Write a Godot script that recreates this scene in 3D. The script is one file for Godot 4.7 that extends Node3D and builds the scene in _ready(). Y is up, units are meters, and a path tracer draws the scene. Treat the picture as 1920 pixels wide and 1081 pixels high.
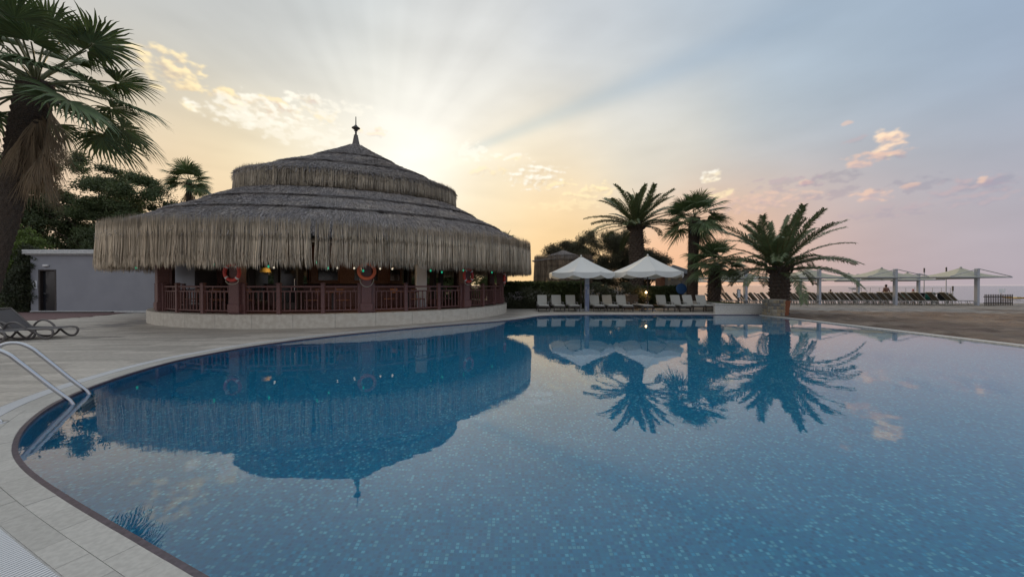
extends Node3D
# A resort pool at sunset: round thatched bar, palms, umbrellas and a beach. Camera at the origin looking along -Z; "d" below means metres ahead of it.

var rng := RandomNumberGenerator.new()
var M := {}
var taken := {}
const EYE := 1.5
const PAV := Vector2(-9.01, 21.6)

# ------------------------------------------------------------------ mesh building
class MB:
	var v := PackedVector3Array()
	var n := PackedVector3Array()
	var c := PackedColorArray()
	var col := Color(1, 1, 1)
	func p(a: Vector3, na: Vector3) -> void:
		v.append(a)
		n.append(na)
		c.append(col)
	func tri(a: Vector3, b: Vector3, d: Vector3) -> void:
		var q := (b - a).cross(d - a).normalized()
		p(a, q)
		p(d, q)
		p(b, q)
	func quad(a: Vector3, b: Vector3, d: Vector3, e: Vector3) -> void:
		tri(a, b, d)
		tri(a, d, e)
	func quad_out(a: Vector3, b: Vector3, d: Vector3, e: Vector3, out: Vector3) -> void:
		if (b - a).cross(d - a).dot(out) < 0.0:
			quad(a, e, d, b)
		else:
			quad(a, b, d, e)
	func tri_out(a: Vector3, b: Vector3, d: Vector3, out: Vector3) -> void:
		if (b - a).cross(d - a).dot(out) < 0.0:
			tri(a, d, b)
		else:
			tri(a, b, d)
	func box(at: Vector3, size: Vector3, bs := Basis.IDENTITY, bev := 0.0) -> void:
		var h := size / 2.0
		var b := minf(bev, minf(h.x, minf(h.y, h.z)) * 0.9)
		for ax in 3:
			var u := (ax + 1) % 3
			var w := (ax + 2) % 3
			for s in [-1.0, 1.0]:
				var q := []
				for k in [[-1, -1], [1, -1], [1, 1], [-1, 1]]:
					var pt := Vector3.ZERO
					pt[ax] = s * h[ax]
					pt[u] = k[0] * (h[u] - b)
					pt[w] = k[1] * (h[w] - b)
					q.append(at + bs * pt)
				var out := Vector3.ZERO
				out[ax] = s
				quad_out(q[0], q[1], q[2], q[3], bs * out)
				if b > 0.0:
					for s2 in [-1.0, 1.0]:
						var e := []
						for s3 in [-1.0, 1.0]:
							var p1 := Vector3.ZERO
							p1[ax] = s * h[ax]
							p1[u] = s2 * (h[u] - b)
							p1[w] = s3 * (h[w] - b)
							var p2 := p1
							p2[ax] = s * (h[ax] - b)
							p2[u] = s2 * h[u]
							e.append([at + bs * p1, at + bs * p2])
						var o2 := Vector3.ZERO
						o2[ax] = s
						o2[u] = s2
						quad_out(e[0][0], e[1][0], e[1][1], e[0][1], bs * o2)
		if b > 0.0:
			for sx in [-1.0, 1.0]:
				for sy in [-1.0, 1.0]:
					for sz in [-1.0, 1.0]:
						tri_out(at + bs * Vector3(sx * h.x, sy * (h.y - b), sz * (h.z - b)), at + bs * Vector3(sx * (h.x - b), sy * h.y, sz * (h.z - b)), at + bs * Vector3(sx * (h.x - b), sy * (h.y - b), sz * h.z), bs * Vector3(sx, sy, sz))
	func bar(a: Vector3, b: Vector3, w: float, h: float, bev := 0.0) -> void:
		var z := (b - a).normalized()
		var x := z.cross(Vector3.UP)
		x = Vector3.RIGHT if x.length() < 0.01 else x.normalized()
		box((a + b) / 2.0, Vector3(w, h, a.distance_to(b)), Basis(x, x.cross(-z), -z).orthonormalized(), bev)
	func grid(rows: Array, wrap := false, flip := false) -> void:
		var nr := rows.size()
		var nc: int = rows[0].size()
		var nn := []
		for i in nr:
			var line := PackedVector3Array()
			for j in nc:
				var j0 := (j - 1 + nc) % nc if wrap else maxi(j - 1, 0)
				var j1 := (j + 1) % nc if wrap else mini(j + 1, nc - 1)
				var du: Vector3 = rows[i][j1] - rows[i][j0]
				var dv: Vector3 = rows[mini(i + 1, nr - 1)][j] - rows[maxi(i - 1, 0)][j]
				var q := du.cross(dv).normalized()
				line.append(-q if flip else q)
			nn.append(line)
		for i in nr - 1:
			for j in nc if wrap else nc - 1:
				var k := (j + 1) % nc
				var a: Vector3 = rows[i][j]
				var b: Vector3 = rows[i][k]
				var d: Vector3 = rows[i + 1][k]
				var e: Vector3 = rows[i + 1][j]
				if flip:
					p(a, nn[i][j]); p(b, nn[i][k]); p(d, nn[i + 1][k])
					p(a, nn[i][j]); p(d, nn[i + 1][k]); p(e, nn[i + 1][j])
				else:
					p(a, nn[i][j]); p(d, nn[i + 1][k]); p(b, nn[i][k])
					p(a, nn[i][j]); p(e, nn[i + 1][j]); p(d, nn[i + 1][k])
	func tube(path: Array, rad, sides := 8, cap := true) -> void:
		var rows := []
		var u := Vector3.ZERO
		var m := path.size()
		for i in m:
			var t: Vector3 = (path[mini(i + 1, m - 1)] - path[maxi(i - 1, 0)]).normalized()
			if i == 0:
				u = t.cross(Vector3.UP if absf(t.y) < 0.9 else Vector3.RIGHT).normalized()
			else:
				u = (u - t * u.dot(t)).normalized()
			var w := t.cross(u)
			var r: float = rad[i] if rad is Array else rad
			var ring := PackedVector3Array()
			for k in sides:
				var a := TAU * k / sides
				ring.append(path[i] + (u * cos(a) + w * sin(a)) * r)
			rows.append(ring)
		grid(rows, true)
		if cap:
			for k in sides:
				tri(path[0], rows[0][(k + 1) % sides], rows[0][k])
				tri(path[m - 1], rows[m - 1][k], rows[m - 1][(k + 1) % sides])
	func lathe(prof: Array, sides := 24, at := Vector3.ZERO) -> void:
		var rows := []
		for q in prof:
			var ring := PackedVector3Array()
			for k in sides:
				var a := TAU * k / sides
				ring.append(at + Vector3(q[0] * cos(a), q[1], -q[0] * sin(a)))
			rows.append(ring)
		grid(rows, true)
	func prism(poly: PackedVector2Array, y0: float, y1: float) -> void:
		# poly holds (x, z); the top at y1 and the sides down to y0
		var ids := Geometry2D.triangulate_polygon(poly)
		for k in range(0, ids.size(), 3):
			var a := poly[ids[k]]
			var b := poly[ids[k + 1]]
			var d := poly[ids[k + 2]]
			tri_out(Vector3(a.x, y1, a.y), Vector3(b.x, y1, b.y), Vector3(d.x, y1, d.y), Vector3.UP)
		if y0 < y1:
			var cw := 1.0 if Geometry2D.is_polygon_clockwise(poly) else -1.0
			for k in poly.size():
				var a := poly[k]
				var b := poly[(k + 1) % poly.size()]
				var o := Vector3(b.y - a.y, 0, a.x - b.x) * -cw
				quad_out(Vector3(a.x, y0, a.y), Vector3(b.x, y0, b.y), Vector3(b.x, y1, b.y), Vector3(a.x, y1, a.y), o)
	func done(m: Material) -> ArrayMesh:
		var arr := []
		arr.resize(Mesh.ARRAY_MAX)
		arr[Mesh.ARRAY_VERTEX] = v
		arr[Mesh.ARRAY_NORMAL] = n
		arr[Mesh.ARRAY_COLOR] = c
		var am := ArrayMesh.new()
		am.add_surface_from_arrays(Mesh.PRIMITIVE_TRIANGLES, arr)
		am.surface_set_material(0, m)
		return am

# ------------------------------------------------------------------ scene helpers
func at(x: float, d: float, y := 0.0) -> Vector3:
	return Vector3(x, y, -d)

func numbered(called: String) -> String:
	var k: int = taken.get(called, 0)
	taken[called] = k + 1
	return called if k == 0 else "%s_%03d" % [called, k]

func tag(o: Node, label: String, category := "", group := "", kind := "") -> Node:
	if label: o.set_meta("label", label)
	if category: o.set_meta("category", category)
	if group: o.set_meta("group", group)
	if kind: o.set_meta("kind", kind)
	return o

func thing(called: String, label: String, category: String, where := Vector3.ZERO, turn := 0.0, group := "") -> Node3D:
	var o := Node3D.new()
	o.name = numbered(called)
	add_child(o)
	o.position = where
	o.rotation.y = turn
	tag(o, label, category, group)
	return o

func part(parent: Node, called: String, mesh: Mesh, where := Vector3.ZERO, turn := 0.0) -> MeshInstance3D:
	var o := MeshInstance3D.new()
	o.name = called if parent != self else numbered(called)
	o.mesh = mesh
	parent.add_child(o, true)
	o.position = where
	o.rotation.y = turn
	return o

func setting(called: String, mesh: Mesh, label := "") -> MeshInstance3D:
	var o := part(self, called, mesh)
	tag(o, label, "", "", "structure")
	return o

func copy(o: Node3D, called: String, where: Vector3, turn := 0.0, label := "", group := "") -> Node3D:
	var r: Node3D = o.duplicate()
	r.name = numbered(called)
	add_child(r)
	r.position = where
	r.rotation.y = turn
	if label: r.set_meta("label", label)
	if group: r.set_meta("group", group)
	return r

func many(parent: Node, called: String, mesh: Mesh, xf: Array, cols: Array, stuff := true) -> MultiMeshInstance3D:
	var mm := MultiMesh.new()
	mm.transform_format = MultiMesh.TRANSFORM_3D
	mm.use_colors = true
	mm.mesh = mesh
	mm.instance_count = xf.size()
	for i in xf.size():
		mm.set_instance_transform(i, xf[i])
		mm.set_instance_color(i, cols[i])
	var o := MultiMeshInstance3D.new()
	o.name = called if parent != self else numbered(called)
	o.multimesh = mm
	parent.add_child(o, true)
	if stuff: o.set_meta("kind", "stuff")
	return o

func noise(s: int, freq: float, oct := 4, ridge := false) -> FastNoiseLite:
	var f := FastNoiseLite.new()
	f.seed = s
	f.noise_type = FastNoiseLite.TYPE_SIMPLEX_SMOOTH
	f.frequency = freq
	f.fractal_type = FastNoiseLite.FRACTAL_RIDGED if ridge else FastNoiseLite.FRACTAL_FBM
	f.fractal_octaves = oct
	return f

func ntex(s: int, freq: float, lo: Color, hi: Color, size := 512, oct := 5) -> NoiseTexture2D:
	var t := NoiseTexture2D.new()
	t.noise = noise(s, freq, oct)
	t.width = size
	t.height = size
	t.seamless = true
	var g := Gradient.new()
	g.set_color(0, lo.linear_to_srgb())
	g.set_color(1, hi.linear_to_srgb())
	g.set_offset(0, 0.25)
	g.set_offset(1, 0.75)
	t.color_ramp = g
	return t

func ntex_normal(s: int, freq: float, strength: float, size := 512, oct := 4) -> NoiseTexture2D:
	var t := NoiseTexture2D.new()
	t.noise = noise(s, freq, oct)
	t.width = size
	t.height = size
	t.seamless = true
	t.as_normal_map = true
	t.bump_strength = strength
	return t

func mat(called: String, c: Color, rough := 0.7, metal := 0.0) -> StandardMaterial3D:
	var m := StandardMaterial3D.new()
	m.resource_name = called
	m.albedo_color = c.linear_to_srgb()
	m.roughness = rough
	m.metallic = metal
	m.cull_mode = BaseMaterial3D.CULL_DISABLED
	M[called] = m
	return m

func grain(called: String, s: int, lo: Color, hi: Color, scale: Vector3, rough := 0.8, freq := 0.02, relief := 0.0) -> StandardMaterial3D:
	# a surface mottled in its own coordinates, world-aligned; relief in centimetres
	var m := mat(called, Color(1, 1, 1), rough)
	m.albedo_texture = ntex(s, freq, lo, hi)
	m.uv1_triplanar = true
	m.uv1_world_triplanar = true
	m.uv1_scale = scale
	if relief > 0.0:
		m.heightmap_enabled = true
		m.heightmap_texture = ntex(s + 50, freq * 2.0, Color(0, 0, 0), Color(1, 1, 1))
		m.heightmap_scale = relief
	return m

func tinted(called: String, c: Color, rough := 0.8, back := 0.0) -> StandardMaterial3D:
	# colour from vertex or copy colours, times c
	var m := mat(called, c, rough)
	m.vertex_color_use_as_albedo = true
	if back > 0.0:
		m.backlight_enabled = true
		m.backlight = Color(back, back, back * 0.6).linear_to_srgb()
	return m

func rr(a: float, b: float) -> float:
	return rng.randf_range(a, b)

# ------------------------------------------------------------------ camera, sky, sun
const SUN_PX := Vector2(722, 345)

func look(px: float, py: float) -> Vector3:
	# direction seen at a place of the photograph (700 pixels of focal length, horizon at 535)
	return Vector3((px - 960.0) / 700.0, (535.0 - py) / 700.0, -1.0).normalized()

func azel(v: Vector3) -> Vector2:
	return Vector2(rad_to_deg(atan2(v.x, -v.z)), rad_to_deg(asin(v.y)))

func make_sky() -> ImageTexture:
	# air: soft blend of the colours the evening sky has in each direction; then rays, thin veils and clouds
	var pts := []
	for q in [[40, 60, 160, 163, 163], [300, 30, 168, 174, 178], [600, 20, 176, 182, 185], [900, 20, 190, 192, 192], [1100, 20, 178, 183, 188], [1300, 20, 164, 177, 190], [1600, 20, 150, 167, 184], [1900, 20, 132, 153, 176],
		[300, 200, 208, 196, 170], [250, 300, 224, 203, 164], [450, 320, 232, 212, 170], [330, 420, 230, 190, 150], [100, 300, 224, 190, 160], [500, 100, 196, 196, 192], [600, 260, 238, 228, 205], [700, 180, 228, 226, 216], [780, 280, 250, 246, 236],
		[900, 150, 218, 216, 209], [950, 300, 232, 224, 206], [1020, 460, 234, 192, 134], [930, 380, 236, 217, 180], [1050, 380, 230, 204, 164], [1100, 250, 216, 210, 196], [1200, 150, 192, 196, 198], [1300, 480, 230, 178, 138],
		[1250, 300, 206, 200, 186], [1420, 440, 212, 174, 150], [1450, 250, 176, 184, 188], [1600, 430, 196, 167, 158], [1700, 300, 170, 174, 178], [1700, 500, 180, 158, 160], [1600, 120, 160, 174, 186], [1850, 200, 144, 160, 176], [1900, 400, 162, 160, 168], [1880, 500, 164, 152, 160]]:
		var ae := azel(look(q[0], q[1]))
		pts.append([look(q[0], q[1]), Color(q[2] / 272.0, q[3] / 272.0, q[4] / 272.0), 8.0, 1.0])
	for q in [[-70, 5, 206, 186, 172], [-70, 30, 186, 188, 188], [-110, 8, 192, 184, 184], [-110, 35, 186, 190, 196], [-160, 8, 188, 184, 188], [-160, 35, 184, 190, 197], [160, 8, 184, 182, 188], [160, 35, 180, 188, 197], [110, 8, 172, 168, 176], [110, 35, 164, 176, 190], [70, 8, 152, 146, 156], [70, 30, 138, 156, 178], [0, 60, 184, 190, 195], [-120, 60, 188, 193, 197], [120, 60, 176, 185, 194], [0, 89, 186, 191, 196]]:
		var a := deg_to_rad(q[0])
		var e := deg_to_rad(q[1])
		pts.append([Vector3(sin(a) * cos(e), sin(e), -cos(a) * cos(e)), Color(q[2] / 252.0, q[3] / 252.0, q[4] / 252.0), 20.0, 1.0])
	var w0 := 192
	var h0 := 96
	var small := PackedFloat32Array()
	small.resize(w0 * h0 * 3)
	for j in h0:
		var e := maxf(PI / 2 - PI * (j + 0.5) / h0, 0.0)
		for i in w0:
			var a := TAU * (i + 0.5) / w0 - PI
			var dir := Vector3(sin(a) * cos(e), sin(e), -cos(a) * cos(e))
			var sum := Vector3.ZERO
			var wt := 0.0
			for q in pts:
				var ang := rad_to_deg(acos(clampf(dir.dot(q[0]), -1, 1)))
				var k: float = exp(-pow(ang / q[2], 2.0)) + 3e-4 / (1.0 + pow(ang / 20.0, 2.0))
				var cc: Color = q[1]
				sum += Vector3(cc.r, cc.g, cc.b) * k
				wt += k
			sum /= wt
			var l := Color(sum.x, sum.y, sum.z).srgb_to_linear()
			l = Color(minf(l.r, 0.9), minf(l.g, 0.9), minf(l.b, 0.9))
			var o := (j * w0 + i) * 3
			small[o] = l.r
			small[o + 1] = l.g
			small[o + 2] = l.b
	var im := Image.create_from_data(w0, h0, false, Image.FORMAT_RGBF, small.to_byte_array())
	im.resize(1024, 512, Image.INTERPOLATE_CUBIC)
	var f := im.get_data().to_float32_array()
	var sun := look(SUN_PX.x, SUN_PX.y)
	var e1 := sun.cross(Vector3.UP).normalized()
	var e2 := e1.cross(sun)
	var gap := look(1340, 100)
	var gap_phi := atan2(gap.dot(e2), gap.dot(e1))
	var ray := noise(5, 1.0, 3)
	var veil := noise(6, 1.0, 5)
	for j in 262:
		var e := PI / 2 - PI * (j + 0.5) / 512.0
		for i in 1024:
			var a := TAU * (i + 0.5) / 1024.0 - PI
			var dir := Vector3(sin(a) * cos(e), sin(e), -cos(a) * cos(e))
			var th := rad_to_deg(acos(clampf(dir.dot(sun), -1, 1)))
			var phi := atan2(dir.dot(e2), dir.dot(e1))
			var g := 1.0 + 0.10 * veil.get_noise_3d(dir.x * 3.0, dir.y * 9.0, dir.z * 3.0)
			var fade := smoothstep(6.0, 17.0, th) * (1.0 - smoothstep(26.0, 62.0, th)) * smoothstep(-0.2, 0.25, phi)
			g *= 1.0 + 0.055 * fade * ray.get_noise_2d(phi * 4.5, 3.0)
			var dk := exp(-pow((phi - gap_phi) / 0.045, 2.0)) * smoothstep(9.0, 16.0, th) * (1.0 - smoothstep(38.0, 62.0, th))
			var glow := 0.02 * exp(-pow(th / 12.0, 2.0))
			var o := (j * 1024 + i) * 3
			f[o] = f[o] * g * (1.0 - 0.17 * dk) + glow
			f[o + 1] = f[o + 1] * g * (1.0 - 0.10 * dk) + glow * 0.97
			f[o + 2] = f[o + 2] * g * (1.0 - 0.03 * dk) + glow * 0.90
	im = Image.create_from_data(1024, 512, false, Image.FORMAT_RGBF, f.to_byte_array())
	im.resize(4096, 2048, Image.INTERPOLATE_CUBIC)
	f = im.get_data().to_float32_array()
	var fb := noise(11, 1.0, 5)
	# [x, y, half width, half height, strength, lit edge, body] in the photograph's pixels
	var gold := Color(0.800, 0.660, 0.400)
	var white := Color(0.780, 0.741, 0.640)
	var amber := Color(0.577, 0.452, 0.296)
	var grey := Color(0.452, 0.382, 0.312)
	var peach := Color(0.624, 0.429, 0.335)
	var rose := Color(0.390, 0.312, 0.328)
	var mauve := Color(0.242, 0.242, 0.304)
	for q in [[268, 98, 19, 10, 1.0, gold, amber], [318, 126, 84, 36, 1.0, gold, grey], [350, 156, 40, 22, 1.0, gold, amber], [300, 166, 22, 7, 0.8, gold, amber], [368, 200, 26, 14, 1.0, white, gold], [250, 165, 20, 8, 0.6, gold, amber],
		[432, 184, 46, 20, 1.0, gold, amber], [480, 188, 40, 13, 0.9, white, amber], [545, 183, 20, 12, 1.0, white, white], [515, 192, 26, 12, 0.8, gold, amber], [585, 188, 34, 12, 0.7, white, amber], [450, 205, 55, 30, 0.7, white, white], [530, 212, 60, 20, 0.8, white, amber], [480, 228, 90, 18, 0.6, white, white],
		[600, 215, 50, 20, 0.6, white, gold], [580, 255, 110, 24, 0.5, white, white], [700, 250, 30, 8, 0.7, gold, amber], [716, 244, 16, 6, 0.8, gold, amber], [660, 205, 60, 14, 0.5, white, white], [880, 285, 34, 22, 0.7, white, white], [950, 295, 44, 8, 0.6, white, gold], [915, 322, 40, 10, 0.5, gold, amber],
		[1008, 332, 58, 27, 1.0, white, amber], [1045, 345, 34, 10, 0.7, gold, amber], [1100, 362, 52, 14, 0.7, gold, amber], [1132, 350, 24, 10, 0.8, gold, amber], [1060, 385, 70, 10, 0.4, gold, gold], [1334, 330, 22, 13, 1.0, white, gold], [1350, 364, 36, 14, 0.7, gold, peach], [1400, 384, 90, 18, 0.5, peach, rose],
		[1664, 266, 36, 28, 1.2, Color(0.80, 0.60, 0.42), peach], [1672, 290, 44, 10, 0.9, peach, mauve], [1618, 300, 46, 15, 0.9, peach, rose], [1633, 364, 42, 17, 0.9, peach, rose], [1590, 232, 14, 5, 0.6, peach, rose], [1610, 262, 36, 8, 0.5, rose, mauve], [1512, 344, 16, 8, 0.8, peach, rose], [1710, 350, 20, 7, 0.7, peach, rose],
		[1470, 345, 70, 16, 0.7, rose, mauve], [1550, 335, 60, 14, 0.8, mauve, mauve], [1560, 362, 60, 12, 0.7, mauve, mauve], [1720, 345, 80, 14, 0.7, mauve, mauve], [1820, 350, 80, 22, 0.8, rose, mauve], [1890, 335, 60, 16, 0.7, mauve, mauve], [1800, 378, 120, 12, 0.5, rose, mauve], [1650, 400, 120, 14, 0.45, rose, mauve], [1450, 372, 90, 16, 0.5, peach, rose], [1840, 335, 12, 9, 0.8, peach, rose]]:
		var ae := azel(look(q[0], q[1]))
		var near := azel(look(q[0] + 1.0, q[1]))
		var up1 := azel(look(q[0], q[1] - 1.0))
		var rx: float = q[2] * absf(near.x - ae.x)
		var ry: float = q[3] * absf(up1.y - ae.y)
		var sx := signf(azel(sun).x - ae.x) * 0.3
		var lit: Color = q[5]
		var body: Color = q[6]
		for jj in range(int((90 - ae.y - ry * 1.9) / 180.0 * 2048), int((90 - ae.y + ry * 1.9) / 180.0 * 2048) + 1):
			for ii in range(int((ae.x - rx * 1.6 + 180) / 360.0 * 4096), int((ae.x + rx * 1.6 + 180) / 360.0 * 4096) + 1):
				var la := (ii + 0.5) / 4096.0 * 360.0 - 180.0 - ae.x
				var le := 90.0 - (jj + 0.5) / 2048.0 * 180.0 - ae.y
				var x := la / rx
				var y := le / ry
				var base := 0.75 - (x * x + y * y) * 0.75
				if base < -0.9:
					continue
				var nz := fb.get_noise_2d(la * 0.5 + q[0] * 0.7, le * 1.0 + q[1])
				var amp := 1.0 if q[4] > 0.85 else 1.4
				var nd := base + nz * amp - 0.02
				if nd <= 0.0:
					continue
				var nz2 := fb.get_noise_2d((la + sx) * 0.5 + q[0] * 0.7, (le + 0.35) * 1.0 + q[1])
				var b2 := 0.75 - (pow((la + sx) / rx, 2.0) + pow((le + 0.35) / ry, 2.0)) * 0.75
				var light := clampf(0.45 + (nd - (b2 + nz2 * amp - 0.02)) * 0.9, 0.0, 1.0)
				var al: float = smoothstep(0.0, 0.8, nd) * 0.9 * minf(1.0, q[4])
				var cl := body.lerp(lit, light)
				var o := (jj * 4096 + ii) * 3
				f[o] = lerpf(f[o], maxf(cl.r, f[o] * 0.8), al)
				f[o + 1] = lerpf(f[o + 1], maxf(cl.g, f[o + 1] * 0.8), al)
				f[o + 2] = lerpf(f[o + 2], maxf(cl.b, f[o + 2] * 0.8), al)
	im = Image.create_from_data(4096, 2048, false, Image.FORMAT_RGBF, f.to_byte_array())
	# Godot's panorama begins at -Z, this one was built beginning behind the camera
	var out := Image.create(4096, 2048, false, Image.FORMAT_RGBF)
	out.blit_rect(im, Rect2i(2048, 0, 2048, 2048), Vector2i(0, 0))
	out.blit_rect(im, Rect2i(0, 0, 2048, 2048), Vector2i(2048, 0))
	return ImageTexture.create_from_image(out)

func make_view() -> void:
	var cam := Camera3D.new()
	cam.name = "camera"
	add_child(cam)
	cam.position = Vector3(0, EYE, 0)
	cam.rotation_degrees = Vector3(-0.45, 0, 0)
	cam.fov = rad_to_deg(2.0 * atan(540.5 / 700.0))
	cam.near = 0.05
	cam.far = 9000.0
	cam.current = true
	var env := Environment.new()
	env.background_mode = Environment.BG_SKY
	var sky := Sky.new()
	var pm := PanoramaSkyMaterial.new()
	pm.panorama = make_sky()
	sky.sky_material = pm
	env.sky = sky
	env.tonemap_mode = Environment.TONE_MAPPER_LINEAR
	env.tonemap_exposure = 1.40
	env.sdfgi_enabled = true
	env.ssao_enabled = true
	env.ssil_enabled = true
	var we := WorldEnvironment.new()
	we.name = "world_environment"
	we.environment = env
	add_child(we)
	var sun := DirectionalLight3D.new()
	sun.name = "sun"
	sun.light_color = Color(1.0, 0.86, 0.66)
	sun.light_energy = 0.5
	sun.light_angular_distance = 8.0
	sun.shadow_enabled = true
	add_child(sun)
	sun.look_at_from_position(Vector3.ZERO, -look(SUN_PX.x, SUN_PX.y))

# ------------------------------------------------------------------ materials
func make_materials() -> void:
	var pool := Image.create(2048, 2048, false, Image.FORMAT_RGB8)
	pool.fill(Color(0.008, 0.31, 0.53).linear_to_srgb())
	var blues := [Color(0.001, 0.24, 0.46), Color(0.003, 0.30, 0.52), Color(0.006, 0.36, 0.58), Color(0.02, 0.44, 0.65), Color(0.14, 0.60, 0.75)]
	for j in 512:
		for i in 512:
			var cc: Color = blues[[0, 0, 0, 1, 1, 1, 1, 2, 2, 2, 3, 3, 1, 0, 4, 4][rng.randi() % 16]]
			pool.fill_rect(Rect2i(i * 4, j * 4, 3, 3), (cc * rr(0.85, 1.15)).linear_to_srgb())
	var m := mat("mosaic", Color(1, 1, 1), 0.35)
	m.albedo_texture = ImageTexture.create_from_image(pool)
	m.texture_filter = BaseMaterial3D.TEXTURE_FILTER_NEAREST
	m.uv1_triplanar = true
	m.uv1_world_triplanar = true
	m.uv1_triplanar_sharpness = 20.0
	m.uv1_scale = Vector3.ONE / 18.0
	m = mat("water", Color(0.82, 0.95, 1.0), 0.0)
	m.albedo_color.a = 0.0
	m.transparency = BaseMaterial3D.TRANSPARENCY_ALPHA
	m.refraction_enabled = true
	m.refraction_scale = 0.060
	m.normal_enabled = true
	m.normal_texture = ntex_normal(21, 0.012, 6.0, 1024, 3)
	m.normal_scale = 0.016
	m.uv1_triplanar = true
	m.uv1_world_triplanar = true
	m.uv1_scale = Vector3.ONE / 5.0
	m = mat("sea", Color(0.05, 0.10, 0.12), 0.12)
	m.normal_enabled = true
	m.normal_texture = ntex_normal(22, 0.02, 8.0, 1024, 5)
	m.normal_scale = 0.25
	m.uv1_triplanar = true
	m.uv1_world_triplanar = true
	m.uv1_scale = Vector3.ONE / 14.0
	for k in 4:
		var b: float = [0.88, 1.0, 1.08, 0.80][k]
		var pk := grain("plank_%d" % k, 30 + k, Color(0.38, 0.345, 0.30) * b, Color(0.56, 0.515, 0.455) * b, Vector3(0.35, 1, 3.2), 0.5, 0.03, 0.1)
		pk.uv1_offset = Vector3(k * 0.3, 0, k * 0.17)
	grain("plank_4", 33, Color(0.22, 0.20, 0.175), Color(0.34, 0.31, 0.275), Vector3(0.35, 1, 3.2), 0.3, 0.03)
	grain("grout", 35, Color(0.20, 0.19, 0.18), Color(0.28, 0.27, 0.25), Vector3.ONE, 0.9)
	for k in 3:
		var b: float = [0.95, 1.0, 1.07][k]
		grain("coping_%d" % k, 36 + k, Color(0.385, 0.37, 0.34) * b, Color(0.445, 0.43, 0.395) * b, Vector3.ONE * 1.3, 0.55, 0.03, 0.03)
	grain("joint", 34, Color(0.42, 0.41, 0.39), Color(0.50, 0.49, 0.47), Vector3.ONE * 2.0, 0.9)
	grain("nosing", 39, Color(0.04, 0.032, 0.05), Color(0.085, 0.065, 0.09), Vector3.ONE * 2.0, 0.3)
	mat("grille", Color(0.62, 0.63, 0.64), 0.5)
	mat("gutter", Color(0.05, 0.06, 0.07), 0.8)
	grain("white_edge", 40, Color(0.42, 0.41, 0.38), Color(0.52, 0.505, 0.475), Vector3.ONE, 0.6)
	grain("plinth_stone", 41, Color(0.50, 0.46, 0.385), Color(0.60, 0.565, 0.49), Vector3.ONE * 0.45, 0.7, 0.02, 0.1)
	grain("grey_paint", 42, Color(0.235, 0.24, 0.265), Color(0.255, 0.26, 0.285), Vector3.ONE * 0.12, 0.85, 0.01)
	grain("concrete", 43, Color(0.42, 0.43, 0.43), Color(0.54, 0.54, 0.53), Vector3.ONE * 0.6, 0.85)
	grain("red_paving", 44, Color(0.10, 0.055, 0.055), Color(0.17, 0.10, 0.095), Vector3.ONE * 1.2, 0.85, 0.03, 0.2)
	grain("earth", 45, Color(0.10, 0.085, 0.055), Color(0.18, 0.15, 0.10), Vector3.ONE * 0.5, 0.95)
	m = grain("dark_wood", 46, Color(0.105, 0.046, 0.042), Color(0.185, 0.082, 0.074), Vector3(2.5, 0.5, 2.5), 0.5, 0.03, 0.1)
	grain("brown_wood", 47, Color(0.20, 0.085, 0.045), Color(0.33, 0.16, 0.09), Vector3(2.5, 0.5, 2.5), 0.55)
	grain("black_wood", 48, Color(0.018, 0.013, 0.012), Color(0.035, 0.026, 0.022), Vector3(2, 0.5, 2), 0.5)
	grain("slat_wood", 49, Color(0.10, 0.07, 0.05), Color(0.20, 0.15, 0.11), Vector3(2, 0.5, 2), 0.8)
	grain("thatch_base", 52, Color(0.12, 0.11, 0.105), Color(0.24, 0.22, 0.21), Vector3(3, 3, 3), 0.95, 0.04, 1.5)
	tinted("straw", Color(1, 1, 1), 0.9)
	grain("thatch_under", 53, Color(0.42, 0.335, 0.24), Color(0.58, 0.465, 0.335), Vector3(3, 3, 3), 0.95, 0.04)
	mat("chrome", Color(0.50, 0.51, 0.53), 0.2, 1.0)
	mat("steel", Color(0.55, 0.56, 0.58), 0.35, 1.0)
	mat("finial", Color(0.06, 0.055, 0.05), 0.6)
	mat("buoy_red", Color(0.58, 0.055, 0.04), 0.5)
	mat("buoy_orange", Color(0.80, 0.17, 0.07), 0.55)
	mat("white_tape", Color(0.75, 0.74, 0.70), 0.6)
	mat("rope", Color(0.50, 0.46, 0.36), 0.9)
	m = mat("canvas", Color(0.66, 0.66, 0.63), 0.85)
	m.backlight_enabled = true
	m.backlight = Color(0.28, 0.27, 0.23).linear_to_srgb()
	m = mat("sail", Color(0.44, 0.43, 0.34), 0.8)
	m.backlight_enabled = true
	m.backlight = Color(0.4, 0.38, 0.28).linear_to_srgb()
	mat("post_white", Color(0.31, 0.33, 0.37), 0.5)
	grain("sling_pale", 54, Color(0.40, 0.40, 0.37), Color(0.50, 0.50, 0.46), Vector3.ONE * 4.0, 0.8)
	grain("sling_beige", 55, Color(0.34, 0.31, 0.25), Color(0.43, 0.39, 0.32), Vector3.ONE * 4.0, 0.8)
	mat("frame_dark", Color(0.05, 0.042, 0.038), 0.45)
	mat("frame_pale", Color(0.36, 0.36, 0.35), 0.45)
	mat("frame_grey", Color(0.30, 0.30, 0.30), 0.45)
	mat("sling_black", Color(0.022, 0.024, 0.028), 0.8)
	mat("towel_green", Color(0.02, 0.16, 0.12), 0.95)
	mat("resin", Color(0.115, 0.105, 0.10), 0.4)
	mat("resin_sling", Color(0.10, 0.095, 0.10), 0.75)
	mat("umbrella_pole", Color(0.05, 0.03, 0.022), 0.5)
	mat("tile_blue", Color(0.13, 0.155, 0.25), 0.4)
	mat("tile_pale", Color(0.25, 0.27, 0.32), 0.4)
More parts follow.
